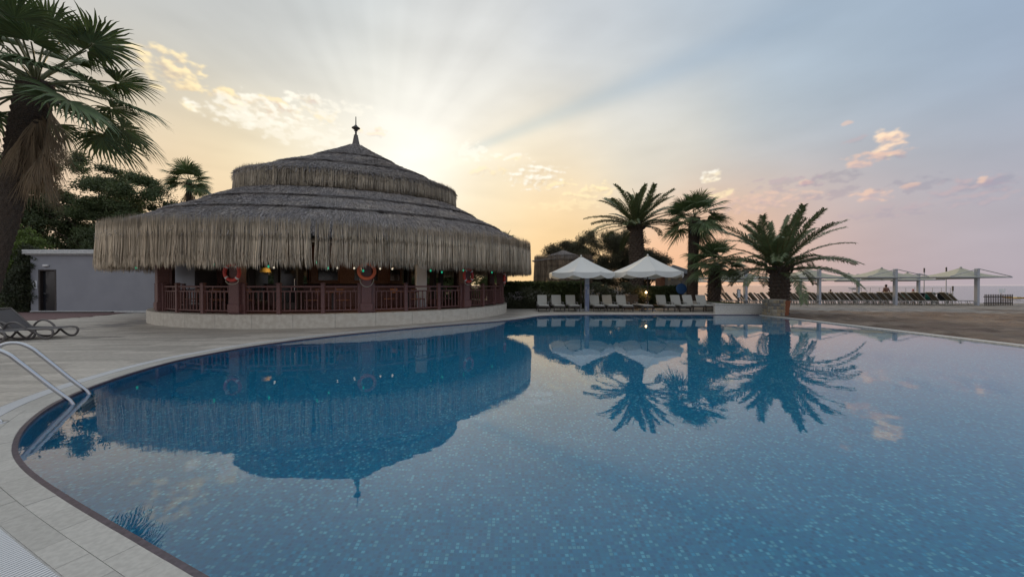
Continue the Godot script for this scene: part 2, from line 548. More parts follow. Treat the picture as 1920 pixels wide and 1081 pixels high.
	mat("blue_plastic", Color(0.008, 0.055, 0.16), 0.45)
	grain("terracotta", 56, Color(0.20, 0.065, 0.03), Color(0.30, 0.11, 0.05), Vector3.ONE * 2.0, 0.8)
	for k in 4:
		var q: Color = [Color(0.26, 0.23, 0.18), Color(0.34, 0.31, 0.25), Color(0.20, 0.19, 0.17), Color(0.36, 0.29, 0.19)][k]
		grain("stone_%d" % k, 57 + k, q * 0.8, q * 1.2, Vector3.ONE * 2.5, 0.85, 0.03, 0.8)
	grain("mortar", 61, Color(0.22, 0.20, 0.17), Color(0.30, 0.28, 0.24), Vector3.ONE * 3.0, 0.95)
	m = grain("palm_bark", 62, Color(0.035, 0.026, 0.020), Color(0.13, 0.095, 0.07), Vector3.ONE * 2.5, 0.95, 0.03, 1.5)
	grain("pale_bark", 63, Color(0.16, 0.14, 0.12), Color(0.30, 0.27, 0.23), Vector3(2, 1, 2), 0.95, 0.03, 0.8)
	grain("bark", 64, Color(0.04, 0.032, 0.025), Color(0.10, 0.08, 0.06), Vector3.ONE * 2.0, 0.95, 0.03, 1.0)
	tinted("leaf", Color(1, 1, 1), 0.6, 0.35)
	tinted("frond", Color(1, 1, 1), 0.5, 0.25)
	tinted("dead_frond", Color(1, 1, 1), 0.9, 0.2)
	tinted("sand", Color(1, 1, 1), 0.95)
	M["sand"].heightmap_enabled = true
	M["sand"].heightmap_texture = ntex(70, 0.03, Color(0, 0, 0), Color(1, 1, 1))
	M["sand"].heightmap_scale = 3.0
	M["sand"].uv1_triplanar = true
	M["sand"].uv1_world_triplanar = true
	M["sand"].uv1_scale = Vector3.ONE * 0.5
	tinted("skin", Color(1, 1, 1), 0.7)
	mat("black_glass", Color(0.012, 0.013, 0.016), 0.15)
	mat("white_metal", Color(0.62, 0.62, 0.62), 0.4)
	mat("sign_white", Color(0.62, 0.64, 0.66), 0.6)
	mat("lamp_yellow", Color(0.55, 0.36, 0.08), 0.7)
	mat("boat", Color(0.5, 0.5, 0.5), 0.5)
	m = mat("green_bulb", Color(0.02, 0.4, 0.22), 0.3)
	m.emission_enabled = true
	m.emission = Color(0.02, 0.55, 0.28).linear_to_srgb()
	m.emission_energy_multiplier = 0.4
	m = mat("white_bulb", Color(0.8, 0.78, 0.7), 0.3)
	m.emission_enabled = true
	m.emission = Color(1.0, 0.9, 0.7).linear_to_srgb()
	m.emission_energy_multiplier = 0.45
	m = mat("warm_bulb", Color(0.9, 0.8, 0.6), 0.3)
	m.emission_enabled = true
	m.emission = Color(1.0, 0.72, 0.36).linear_to_srgb()
	m.emission_energy_multiplier = 4.0

# ------------------------------------------------------------------ ground, pool, deck, sea
var loop := PackedVector2Array()      # the water's edge, (x, z), every 5 cm
var loop_out := PackedVector2Array()  # unit normals away from the water
var right_from := 0
var right_to := 0

func ground_y(x: float, d: float) -> float:
	return -1.2 * clampf((d - 30.0) / 28.0, 0.0, 3.0) * smoothstep(-5.0, 12.0, x)

func make_loop() -> void:
	var c := [[7.5, -1.9], [4.4, -0.85], [1.4, 0.55], [-1.64, 1.94], [-3.2, 2.66], [-4.1, 3.12], [-4.72, 3.54], [-5.34, 4.12], [-5.9, 4.85], [-6.35, 5.79], [-6.66, 6.93], [-6.72, 7.9], [-6.42, 9.4], [-5.6, 10.9], [-4.53, 12.2], [-3.1, 13.65], [-1.7, 14.85], [-0.45, 15.9], [0.5, 17.1], [1.35, 18.5], [2.6, 19.2], [4.6, 19.35]]
	var curve := []
	for i in range(c.size()):
		var p0 := Vector2(c[maxi(i - 1, 0)][0], c[maxi(i - 1, 0)][1])
		var p1 := Vector2(c[i][0], c[i][1])
		if i == c.size() - 1:
			curve.append(p1)
			break
		var p2 := Vector2(c[i + 1][0], c[i + 1][1])
		var p3 := Vector2(c[mini(i + 2, c.size() - 1)][0], c[mini(i + 2, c.size() - 1)][1])
		for k in 30:
			curve.append(p1.cubic_interpolate(p2, p0, p3, k / 30.0))
	curve.append(Vector2(12.8, 19.35))
	curve.append(Vector2(12.8, -4.0))
	curve.append(Vector2(12.0, -4.0))
	curve.append(curve[0])
	var left := 0.0
	for i in curve.size() - 1:
		var a: Vector2 = curve[i]
		var b: Vector2 = curve[i + 1]
		var seg := a.distance_to(b)
		var s := left
		while s < seg:
			var q := a.lerp(b, s / seg)
			if q.x > 12.79 and q.y < 19.3 and right_from == 0: right_from = loop.size()
			if q.x > 12.79 and q.y > -3.9: right_to = loop.size()
			loop.append(Vector2(q.x, -q.y))
			s += 0.05
		left = s - seg
	var n := loop.size()
	for i in n:
		var t := (loop[(i + 3) % n] - loop[(i - 3 + n) % n]).normalized()
		loop_out.append(Vector2(t.y, -t.x))
	var test := loop[n / 4] + loop_out[n / 4] * 0.2
	if Geometry2D.is_point_in_polygon(test, loop):
		for i in n: loop_out[i] = -loop_out[i]

func ring(i: int, r: float, y: float) -> Vector3:
	var k := i % loop.size()
	return Vector3(loop[k].x + loop_out[k].x * r, y, loop[k].y + loop_out[k].y * r)

func band(m: MB, i0: int, i1: int, r0: float, r1: float, y: float, thick: float, step := 2) -> void:
	var i := i0
	while i < i1:
		var j := mini(i + step, i1)
		m.quad_out(ring(i, r0, y), ring(j, r0, y), ring(j, r1, y), ring(i, r1, y), Vector3.UP)
		if thick > 0.0:
			m.quad_out(ring(i, r0, y - thick), ring(j, r0, y - thick), ring(j, r0, y), ring(i, r0, y), ring(i, r0 - 1.0, y) - ring(i, r0, y))
			m.quad_out(ring(i, r1, y - thick), ring(j, r1, y - thick), ring(j, r1, y), ring(i, r1, y), ring(i, r1 + 1.0, y) - ring(i, r1, y))
		i = j
	if thick > 0.0:
		m.quad_out(ring(i0, r0, y - thick), ring(i0, r1, y - thick), ring(i0, r1, y), ring(i0, r0, y), ring(i0, r0, y) - ring(i1, r0, y))
		m.quad_out(ring(i1, r0, y - thick), ring(i1, r1, y - thick), ring(i1, r1, y), ring(i1, r0, y), ring(i1, r0, y) - ring(i0, r0, y))

func make_ground() -> void:
	make_loop()
	var n := loop.size()
	var dn := noise(80, 0.25, 4)
	# sand: fine near the pool, coarse to the horizon
	var m := MB.new()
	var fine := noise(81, 1.4, 3)
	var xs := []
	var x := 13.06
	while x < 4000.0:
		xs.append(x)
		x += 0.35 if x < 46 else 1.5 if x < 90 else x * 0.4
	var ds := [-3000.0, -600.0, -100.0, -30.0]
	var d := -8.0
	while d < 3500.0:
		ds.append(d)
		d += 0.35 if d < 46 else 1.0 if d < 75 else d * 0.5
	var rows := []
	var cols := []
	for dd in ds:
		var line := PackedVector3Array()
		var cl := PackedColorArray()
		for xx in xs:
			var y := ground_y(xx, dd) - 0.02
			if xx < 90 and dd > -9 and dd < 75:
				var rough := 0.085 if dd < 23 else 0.03
				y += fine.get_noise_2d(xx * 1.6, dd) * rough * smoothstep(13.1, 13.8, xx)
			line.append(Vector3(xx, y, -dd))
			var t := smoothstep(20.5, 22.5, dd + dn.get_noise_2d(xx * 0.6, dd) * 4.0)
			var k := 1.0 + 0.42 * fine.get_noise_2d(xx * 2.0, dd * 5.0) + 0.3 * dn.get_noise_2d(xx * 3.0 + 40, dd * 4.0)
			var brown := Color(0.125, 0.086, 0.062).lerp(Color(0.175, 0.132, 0.100), clampf(dn.get_noise_2d(xx + 90, dd * 2.0) * 1.6 + 0.5, 0, 1))
			var cc := brown.lerp(Color(0.225, 0.205, 0.185), t) * clampf(k, 0.5, 1.5)
			if dd > 50: cc = cc.lerp(Color(0.12, 0.10, 0.09), smoothstep(50, 57, dd))
			cl.append(cc)
		rows.append(line)
		cols.append(cl)
	for i in rows.size() - 1:
		for j in xs.size() - 1:
			m.col = cols[i][j]
			m.quad_out(rows[i][j], rows[i][j + 1], rows[i + 1][j + 1], rows[i + 1][j], Vector3.UP)
	setting("beach", m.done(M.sand), "raked brown sand beside the pool")
	m = MB.new()
	for q in [[-4000, -9.5, -4000, 4000], [-9.5, 13.06, -4000, -5.2], [-9.5, 13.06, 25.0, 30.0]]:
		m.quad_out(at(q[0], q[2], -0.03), at(q[1], q[2], -0.03), at(q[1], q[3], -0.03), at(q[0], q[3], -0.03), Vector3.UP)
	for k in 24:
		var d0 := 30.0 + k * 1.4
		for j in 12:
			var x0 := -9.5 + 22.56 * j / 12.0
			var x1 := -9.5 + 22.56 * (j + 1) / 12.0
			m.quad_out(at(x0, d0, ground_y(x0, d0) - 0.03), at(x1, d0, ground_y(x1, d0) - 0.03), at(x1, d0 + 1.4, ground_y(x1, d0 + 1.4) - 0.03), at(x0, d0 + 1.4, ground_y(x0, d0 + 1.4) - 0.03), Vector3.UP)
	m.quad_out(at(-9.5, 63.6, -0.03), at(13.06, 63.6, -1.47), at(13.06, 4000, -3.6), at(-9.5, 4000, -0.03), Vector3.UP)
	setting("ground", m.done(M.earth))
	m = MB.new()
	for i in 40:
		var x0 := -900.0 + i * 200.0
		m.quad_out(at(x0, 40, -1.2), at(x0 + 200, 40, -1.2), at(x0 + 200, 7000, -1.2), at(x0, 7000, -1.2), Vector3.UP)
	setting("sea", m.done(M.sea), "calm grey sea behind the beach")
	# pool basin and water
	m = MB.new()
	m.prism(loop, -1.45, -1.45)
	for i in n:
		m.quad_out(ring(i, 0.0, -1.45), ring(i + 1, 0.0, -1.45), ring(i + 1, 0.0, -0.016), ring(i, 0.0, -0.016), ring(i, -1.0, 0) - ring(i, 0, 0))
	setting("pool_basin", m.done(M.mosaic), "blue glass mosaic lining of the pool")
	m = MB.new()
	var thin := PackedVector2Array()
	for i in range(0, n, 2): thin.append(loop[i] + loop_out[i] * 0.01)
	m.prism(thin, -0.035, -0.035)
	setting("pool_water", m.done(M.water), "still clear water of the curved pool")
	# coping: dark nosing, two rings of beige tiles, a white overflow grille
	var coping := Node3D.new()
	coping.name = "pool_coping"
	add_child(coping)
	tag(coping, "beige tiled edge with white overflow grille round the pool", "", "", "structure")
	m = MB.new()
	band(m, 0, right_from, -0.012, 0.024, -0.004, 0.05, 4)
	band(m, right_to, n, -0.012, 0.024, -0.004, 0.05, 4)
	part(coping, "nosing", m.done(M.nosing))
	m = MB.new()
	band(m, 0, right_from, 0.024, 0.52, -0.005, 0.0, 4)
	band(m, right_to, n, 0.024, 0.52, -0.005, 0.0, 4)
	part(coping, "mortar_bed", m.done(M.joint))
	var start := 0
	while loop[start].x > -0.9: start += 1
	var tile_n := 0
	var rest := MB.new()
	for rg in 2:
		var i := 3 if rg == 1 else 0
		var k := 0
		while i < right_from - 8:
			var r0: float = 0.026 if rg == 0 else 0.175
			var r1: float = 0.173 if rg == 0 else 0.305
			var y := rr(-0.0015, 0.0015)
			if i >= start - 6 and tile_n < 290 and loop[i].y > -15.5:
				m = MB.new()
				band(m, i, i + 6, r0, r1, y, 0.02, 3)
				# leave a joint: the next tile starts one step on, so trim this one by scaling about its middle
				var mid := (ring(i, r0, y) + ring(i + 6, r1, y)) / 2.0
				for q in m.v.size(): m.v[q] = mid + (m.v[q] - mid) * Vector3(0.988, 1, 0.988)
				part(coping, "tile", m.done(M["coping_%d" % (rng.randi() % 3)]))
				tile_n += 1
			else:
				band(rest, i, i + 6, r0, r1, y, 0.02, 3)
			i += 6
			k += 1
	tag(part(coping, "far_tile", rest.done(M.coping_1)), "", "", "", "stuff")
	m = MB.new()
	band(m, 0, right_from, 0.315, 0.495, -0.003, 0.0, 2)
	part(coping, "gutter", m.done(M.gutter))
	m = MB.new()
	for i in range(0, right_from, 2):
		for s in 4:
			var a := ring(i, 0.315, 0.0).lerp(ring(i + 2, 0.315, 0.0), s / 4.0)
			var b := ring(i, 0.495, 0.0).lerp(ring(i + 2, 0.495, 0.0), s / 4.0)
			if -a.z > 9.0 and s % 2 == 1: continue
			var t := (ring(i + 2, 0.4, 0.0) - ring(i, 0.4, 0.0)).normalized() * (0.0085 if -a.z < 9.0 else 0.019)
			m.quad_out(a - t, a + t, b + t, b - t, Vector3.UP)
			m.quad_out(a - t, b - t, b - t + Vector3.DOWN * 0.01, a - t + Vector3.DOWN * 0.01, -t)
			m.quad_out(a + t, b + t, b + t + Vector3.DOWN * 0.01, a + t + Vector3.DOWN * 0.01, t)
	tag(part(coping, "grille", m.done(M.grille)), "", "", "", "stuff")
	m = MB.new()
	band(m, right_from, right_to, -0.015, 0.24, 0.0, 0.12, 8)
	part(coping, "white_kerb", m.done(M.white_edge))
	# deck
	var outer := PackedVector2Array()
	for i in range(0, n, 4): outer.append(loop[i] + loop_out[i] * (0.5 if i < right_from or i > right_to else 0.22))
	m = MB.new()
	for r in [[-9.5, 2.0, -5.2, 8.0], [-9.5, 2.0, 8.0, 25.0], [2.0, 13.06, -5.2, 8.0], [2.0, 13.06, 8.0, 25.0]]:
		for q in Geometry2D.clip_polygons(PackedVector2Array([Vector2(r[0], -r[2]), Vector2(r[1], -r[2]), Vector2(r[1], -r[3]), Vector2(r[0], -r[3])]), outer):
			m.prism(q, -0.02, -0.02)
	m.quad_out(at(-30, 2, -0.02), at(-9.5, 2, -0.02), at(-9.5, 25, -0.02), at(-30, 25, -0.02), Vector3.UP)
	m.quad_out(at(-9.5, 25, -0.02), at(13.06, 25, -0.02), at(13.06, 26, -0.02), at(-9.5, 26, -0.02), Vector3.UP)
	var deck := setting("deck", m.done(M.grout), "weathered wood-look plank paving round the pool")
	var rot := Transform2D(deg_to_rad(-3.0), Vector2.ZERO)
	var boards := []
	for row in range(-3, 108):
		var off := rr(0, 1.2)
		for k in range(-28, 16):
			var x0 := k * 1.2 + off
			var d0 := row * 0.22 + 1.0
			var q := PackedVector2Array()
			for e in [[0.003, 0.003], [1.197, 0.003], [1.197, 0.217], [0.003, 0.217]]:
				q.append(rot * Vector2(x0 + e[0], -(d0 + e[1])))
			var mid := (q[0] + q[2]) / 2.0
			var dd := -mid.y
			if dd < 1.5 or dd > 24.6 or mid.x < -28 or mid.x > 12.6: continue
			if mid.x < -20.4 and dd > 16.0: continue
			if mid.x > 12.0 and dd < 20: continue
			if Vector2(mid.x, dd).distance_to(PAV) < 8.0: continue
			if dd > 20.8 and mid.x < -10: continue
			if absf(mid.x) / maxf(dd, 0.5) > 1.75 : continue
			if Geometry2D.is_point_in_polygon(mid, loop): 
				if Geometry2D.clip_polygons(q, outer).is_empty(): continue
			boards.append([mid.length() + 0.3 * absf(mid.x) * 0.2, q])
	boards.sort_custom(func(a, b): return a[0] < b[0])
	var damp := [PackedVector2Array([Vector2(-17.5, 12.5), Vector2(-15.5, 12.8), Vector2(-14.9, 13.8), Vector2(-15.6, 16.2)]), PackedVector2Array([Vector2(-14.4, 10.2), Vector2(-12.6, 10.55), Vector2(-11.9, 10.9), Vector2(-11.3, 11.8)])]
	var bulk := [MB.new(), MB.new(), MB.new(), MB.new(), MB.new()]
	var made := 0
	for b in boards:
		for q in Geometry2D.clip_polygons(b[1], outer):
			if q.size() < 3 or Geometry2D.is_polygon_clockwise(q) != Geometry2D.is_polygon_clockwise(b[1]) and q.size() > 400: continue
			var k := rng.randi() % 4
			var mid2: Vector2 = (b[1][0] + b[1][2]) / 2.0
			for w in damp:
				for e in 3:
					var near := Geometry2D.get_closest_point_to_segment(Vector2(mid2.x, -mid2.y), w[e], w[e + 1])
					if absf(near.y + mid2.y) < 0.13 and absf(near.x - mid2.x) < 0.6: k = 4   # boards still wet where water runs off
			var y := rr(-0.001, 0.001)
			if made < 298:
				m = MB.new()
				m.prism(q, -0.02, y)
				if m.v.is_empty(): continue
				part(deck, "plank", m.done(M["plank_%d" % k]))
				made += 1
			else:
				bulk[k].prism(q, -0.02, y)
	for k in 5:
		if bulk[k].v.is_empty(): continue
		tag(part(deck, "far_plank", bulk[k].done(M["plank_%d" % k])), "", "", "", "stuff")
	m = MB.new()
	m.prism(PackedVector2Array([Vector2(-40, -20.9), Vector2(-21.6, -20.9), Vector2(-20.8, -19.2), Vector2(-20.35, -17.8), Vector2(-20.4, -16.2), Vector2(-40, -15.6)]), -0.02, 0.004)
	setting("red_path", m.done(M.red_paving), "dark reddish paving in front of the grey building door")

# ------------------------------------------------------------------ pavilion
func lerp_profile(prof: Array, r: float) -> float:
	for i in prof.size() - 1:
		if r <= prof[i + 1][0]:
			return lerpf(prof[i][1], prof[i + 1][1], (r - prof[i][0]) / (prof[i + 1][0] - prof[i][0]))
	return prof[-1][1]

func strand_mesh() -> ArrayMesh:
	# one straw, hanging from the origin, one metre long and one wide unit thick, a little bent
	var m := MB.new()
	m.tube([Vector3(0, 0, 0), Vector3(0.6, -0.4, 0.1), Vector3(-0.3, -0.75, 0.2), Vector3(0.5, -1.0, -0.2)], [0.5, 0.55, 0.45, 0.2], 3, false)
	return m.done(M.straw)

func polar(r: float, a: float, y: float) -> Vector3:
	return Vector3(r * sin(a), y, r * cos(a))  # a = 0 faces the camera's side, positive to the right

var roof_sag := 0.0

func sag(r: float, a: float) -> float:
	# the big roof has settled on the side towards the pool
	var c := maxf(0.0, cos(a - 0.395))
	return roof_sag * c * c * (0.45 * r / 5.7 if r < 5.8 else lerpf(0.35, 0.25, (r - 5.8) / 4.2))

func lift(edges: Array, r: float) -> float:
	# each course rises a little from its tucked-in top to its free lower edge
	for k in edges.size() - 1:
		if r < edges[k + 1]: return lerpf(0.0, 0.08, clampf((r - edges[k]) / (edges[k + 1] - edges[k]), 0, 1))
	return 0.08

func thatch_courses(parent: Node, prof: Array, edges: Array, s: int) -> void:
	# courses of thatch from the inner to the outer radius, each with a ragged lip over the one below
	var nz := noise(s, 1.0, 3)
	for k in edges.size() - 1:
		var m := MB.new()
		var rows := []
		var r0: float = edges[k]
		var r1: float = edges[k + 1]
		var steps := 14
		for i in steps + 3:
			var line := PackedVector3Array()
			for j in 200:
				var a := TAU * j / 200.0
				var w := nz.get_noise_3d(sin(a) * 7.0, cos(a) * 7.0, k * 5.0)
				var r := lerpf(r0, r1 + w * 0.10 * (1.0 if k < edges.size() - 2 else 0.2), minf(float(i) / steps, 1.0))
				var y := lerp_profile(prof, r) + lerpf(0.0, 0.08, minf(float(i) / steps, 1.0)) + nz.get_noise_3d(sin(a) * r * 1.2, cos(a) * r * 1.2, k) * 0.07 - sag(r, a)
				if i == steps + 1: y -= 0.09
				if i == steps + 2:
					r -= 0.25
					y -= 0.10
				line.append(polar(r, a, y))
			rows.append(line)
		m.grid(rows, true, true)
		part(parent, "thatch_course", m.done(M.thatch_base))

func thatch_straws(parent: Node, called: String, prof: Array, edges: Array, r_in: float, r_out: float, count: int) -> void:
	var xf := []
	var cl := []
	var nz := noise(77, 1.0, 3)
	for i in count:
		var r := sqrt(rr(r_in * r_in, r_out * r_out))
		var a := rr(-PI, PI)
		var y := lerp_profile(prof, r) + lift(edges, r)
		var l := rr(0.14, 0.34)
		# keep a dark line open below each free edge
		var skip := false
		for e in edges.slice(1, -1):
			if r > e - 0.02 and r < e + 0.10: skip = true
			if r < e and r + l > e + 0.06: l = maxf(0.08, e + 0.05 - r)
		if skip: continue
		var y2 := lerp_profile(prof, r + 0.12) + lift(edges, r)
		var down := (polar(r + 0.12, a, y2) - polar(r, a, y)).normalized()
		var wild := 0.14 if rng.randf() < 0.93 else 0.6
		down = (down + Vector3(rr(-wild, wild), rr(-0.02, 0.05 + wild * 0.2), rr(-wild, wild))).normalized()
		var side := down.cross(Vector3.UP).normalized()
		var w := rr(0.008, 0.015)
		xf.append(Transform3D(Basis(side * w, -down * l, down.cross(side) * w), polar(r, a, y + rr(0.0, 0.05) - sag(r, a))))
		var patch := nz.get_noise_3d(sin(a) * r * 0.9, cos(a) * r * 0.9, r)
		var g := rr(0.6, 1.3) * (1.0 + patch * 0.35)
		cl.append(Color(0.36, 0.34, 0.345).lerp(Color(0.42, 0.35, 0.27), clampf(rng.randf() * 0.4 + patch * 0.4, 0, 1)) * g)
	many(parent, called, strand_mesh(), xf, cl)

func fringe(parent: Node, called: String, radius: float, top: float, bottom: float, count: int, gaps: Array, tone: Color, world: Vector3) -> void:
	# straws gathered in loose hanks that lean and end together
	var xf := []
	var cl := []
	var hanks := int(radius * 62.0)
	var per := count / hanks
	for h in hanks:
		var ha := TAU * (h + rr(-0.5, 0.5)) / hanks - PI
		var hl := rr(-0.09, 0.05)
		var hs := rr(-0.05, 0.05)
		var ho := rr(-0.03, 0.05)
		var hank_tone := rr(0.72, 1.2)
		for i in per:
			var a := ha + rng.randfn() * 0.075 / radius
			var hole := false
			for g in gaps:
				if a > g[0] and a < g[1] and rng.randf() > 0.03: hole = true
			if hole: continue
			var layer := rng.randf()
			var r := radius - 0.26 * layer * layer
			var dy := sag(radius, a)
			var p := polar(r, a, top + rr(-0.16, 0.02) + layer * 0.08 - dy)
			var wx := world + p
			if wx.x < -17.7 and -wx.z > 20.7 and -wx.z < 27.5: continue   # cut away round the grey building
			var ln := p.y - bottom + dy * 0.4 - hl - rr(-0.08, 0.16) - (0.25 if rng.randf() < 0.06 else 0.0)
			var out := polar(1, a, 0)
			var down := (Vector3.DOWN + out * (ho + rr(-0.02, 0.03)) + polar(1, a + PI / 2, 0) * (hs + rr(-0.03, 0.03))).normalized()
			var side := polar(1, a + PI / 2, 0)
			var w := rr(0.009, 0.020)
			xf.append(Transform3D(Basis(side * w, -down * ln, out * w), p))
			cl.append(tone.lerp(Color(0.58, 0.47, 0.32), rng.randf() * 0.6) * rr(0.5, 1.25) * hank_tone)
	many(parent, called, strand_mesh(), xf, cl)

func make_pavilion() -> void:
	var pos := at(PAV.x, PAV.y)
	var t := thing("thatched_pavilion", "large round poolside bar pavilion with two-tier thatched roof", "pavilion", pos)
	# plinth: facing slabs
	var slabs := 40
	var plinth := MB.new()
	plinth.lathe([[8.62, -0.02], [8.62, 0.46]], 120)
	plinth.lathe([[8.6, 0.465], [0.01, 0.47]], 96)
	var pl := part(t, "plinth", plinth.done(M.mortar))
	for k in slabs:
		var m := MB.new()
		var a0 := TAU * k / slabs + 0.0006
		var a1 := TAU * (k + 1) / slabs - 0.0006
		var rows := [PackedVector3Array(), PackedVector3Array(), PackedVector3Array(), PackedVector3Array()]
		for j in 6:
			var a := lerpf(a0, a1, j / 5.0)
			rows[0].append(polar(8.7, a, -0.02))
			rows[1].append(polar(8.7, a, 0.475))
			rows[2].append(polar(8.685, a, 0.49))
			rows[3].append(polar(8.2, a, 0.49))
		m.grid(rows)
		part(pl, "facing_slab", m.done(M.plinth_stone))
	var m := MB.new()
	m.lathe([[8.2, 0.485], [0.01, 0.486]], 64)
	part(t, "floor", m.done(M.dark_wood))
	# posts and railing
	var post := MB.new()
	post.box(Vector3(0, 1.75, 0), Vector3(0.36, 3.3, 0.36), Basis.IDENTITY, 0.015)
	post.box(Vector3(0, 0.30, 0), Vector3(0.44, 0.30, 0.44), Basis.IDENTITY, 0.015)
	var pm := post.done(M.dark_wood)
	var newel := MB.new()
	newel.box(Vector3(0, 0.53, 0), Vector3(0.13, 1.06, 0.13), Basis.IDENTITY, 0.01)
	newel.box(Vector3(0, 1.075, 0), Vector3(0.17, 0.03, 0.17), Basis.IDENTITY, 0.008)
	newel.box(Vector3(0, 1.10, 0), Vector3(0.12, 0.03, 0.12), Basis.IDENTITY, 0.01)
	var nm := newel.done(M.dark_wood)
	var bal := MB.new()
	bal.box(Vector3(0, 0.45, 0), Vector3(0.035, 0.72, 0.035), Basis.IDENTITY, 0.004)
	var bm := bal.done(M.dark_wood)
	var stub := MB.new()
	stub.box(Vector3(0, 0.88, 0), Vector3(0.035, 0.14, 0.035), Basis.IDENTITY, 0.004)
	var sm := stub.done(M.dark_wood)
	var a_off := deg_to_rad(-5.0)
	for k in 12:
		var a := a_off + TAU * k / 12.0
		part(t, "post", pm, polar(8.38, a, 0.40), a)
	for k in 36:
		var a0 := a_off + TAU * k / 36.0
		var a1 := a_off + TAU * (k + 1) / 36.0
		if k % 3 != 0:
			part(t, "newel_post", nm, polar(8.38, a0, 0.49), a0)
		else:
			part(t, "newel_post", nm, polar(8.38, a0 + 0.029, 0.49), a0)
			part(t, "newel_post", nm, polar(8.38, a0 - 0.029, 0.49), a0)
		var p0 := polar(8.38, a0, 0)
		var p1 := polar(8.38, a1, 0)
		m = MB.new()
		m.bar(p0 + Vector3.UP * 1.46, p1 + Vector3.UP * 1.46, 0.07, 0.06, 0.01)
		var rail := part(t, "railing", m.done(M.dark_wood))
		for y in [1.29, 0.60]:
			m = MB.new()
			m.bar(p0 + Vector3.UP * y, p1 + Vector3.UP * y, 0.045, 0.045, 0.006)
			part(rail, "rail", m.done(M.dark_wood))
		for j in 7:
			part(rail, "baluster", bm, p0.lerp(p1, (j + 1) / 8.0) + Vector3.UP * 0.49, (a0 + a1) / 2.0)
		for j in 2:
			part(rail, "rail_block", sm, p0.lerp(p1, 0.28 + 0.44 * j) + Vector3.UP * 0.49, (a0 + a1) / 2.0)
	# roof
	roof_sag = 1.0
	var low := [[5.2, 6.25], [5.75, 5.98], [6.3, 5.66], [7.35, 5.08], [8.56, 4.44], [9.3, 4.02], [9.72, 3.72], [9.98, 3.42], [10.12, 3.0], [10.3, 2.2]]
	var high := [[0.2, 9.62], [0.45, 9.45], [1.05, 9.08], [2.03, 8.55], [3.07, 8.05], [4.1, 7.60], [5.1, 7.13], [5.5, 6.95], [5.66, 6.86], [5.74, 6.6], [5.8, 6.2]]
	var low_edges := [5.2, 6.9, 8.35, 10.0]
	var high_edges := [0.2, 2.2, 4.15, 5.66]
	m = MB.new()
	for pr in [[[9.9, 2.9], [9.6, 3.2], [8.5, 3.85], [5.2, 5.4]], [[5.25, 5.4], [5.25, 6.3], [5.3, 6.35], [0.3, 8.9]]]:
		var rows := []
		for q in pr:
			var line := PackedVector3Array()
			for k in 96:
				line.append(polar(q[0], TAU * k / 96.0, q[1]))
			rows.append(line)
		m.grid(rows, true)
	part(t, "roof_underside", m.done(M.thatch_under))
	m = MB.new()
	for k in 12:
		var a := a_off + TAU * k / 12.0
		m.bar(polar(8.5, a, 3.45), polar(8.5, a + TAU / 12.0, 3.45), 0.14, 0.22)
		m.bar(polar(9.5, a, 2.95), polar(0.4, a, 8.2), 0.10, 0.16)
	part(t, "roof_frame", m.done(M.dark_wood))
	thatch_courses(t, low, low_edges, 301)
	thatch_courses(t, high, high_edges, 302)
	thatch_straws(t, "thatch_straw", low, low_edges, 5.5, 9.97, 110000)
	thatch_straws(t, "thatch_straw", high, high_edges, 0.3, 5.64, 42000)
	var gaps := [[deg_to_rad(14.9), deg_to_rad(15.75)], [deg_to_rad(16.0), deg_to_rad(16.25)], [deg_to_rad(17.9), deg_to_rad(18.6)], [deg_to_rad(20.2), deg_to_rad(20.45)], [deg_to_rad(22.8), deg_to_rad(22.95)]]
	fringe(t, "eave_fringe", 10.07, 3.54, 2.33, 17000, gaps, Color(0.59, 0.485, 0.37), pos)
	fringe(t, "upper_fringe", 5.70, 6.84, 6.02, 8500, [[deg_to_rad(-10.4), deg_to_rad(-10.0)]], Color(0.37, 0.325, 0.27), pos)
	roof_sag = 0.0
	# finial
	m = MB.new()
	m.lathe([[0.27, 9.45], [0.19, 9.70], [0.12, 10.08], [0.10, 10.14], [0.12, 10.16], [0.0, 10.18]], 20)
	var spire := part(t, "spire", m.done(M.thatch_base))
	m = MB.new()
	m.lathe([[0.055, 10.16], [0.055, 10.40], [0.11, 10.42], [0.08, 10.46], [0.23, 10.56], [0.23, 10.58], [0.10, 10.68], [0.06, 10.74], [0.03, 10.76], [0.022, 11.22], [0.0, 11.24]], 16)
	part(spire, "finial", m.done(M.finial))
	make_bar()
	make_string_lamps(pos)
	# life rings on the posts that face the pool
	ring_buoy(a_off, 1.96, "buoy_red", "red life ring with white bands on the pavilion post beside the fridge", true)
	ring_buoy(a_off + TAU / 12.0, 2.03, "buoy_orange", "faded orange life ring with looped rope on a pavilion post", false)
	ring_buoy(a_off + TAU / 6.0, 1.95, "buoy_red", "red life ring on the pavilion post in front of the garden greenery", true)
	ring_buoy(a_off + TAU / 4.0, 1.9, "buoy_red", "red life ring on the pavilion post at the end towards the umbrellas", true)
	# bulbs on a cord under the eave
	var k := 0
	for q in [[0.2, -31.0, 2.16], [0.0, -4.5, 2.20], [0.1, 6.0, 2.13], [0.0, 15.2, 2.28], [0.0, 16.1, 2.30], [0.1, 17.2, 2.10], [0.1, 24.0, 2.02], [0.1, 39.0, 2.08], [0.1, 42.0, 2.03], [0.1, 48.5, 2.13], [0.1, 60.0, 2.10]]:
		m = MB.new()
		m.lathe([[0.0, -0.055], [0.025, -0.04], [0.034, -0.01], [0.028, 0.025], [0.015, 0.04]], 10)
		var b := thing("green_bulb", "green bulb hanging under the straw fringe of the pavilion", "bulb", pos + polar(9.45 - q[0], deg_to_rad(q[1]), q[2]), 0.0, "green bulbs under the pavilion eave")
		part(b, "globe", m.done(M.green_bulb))
		m = MB.new()
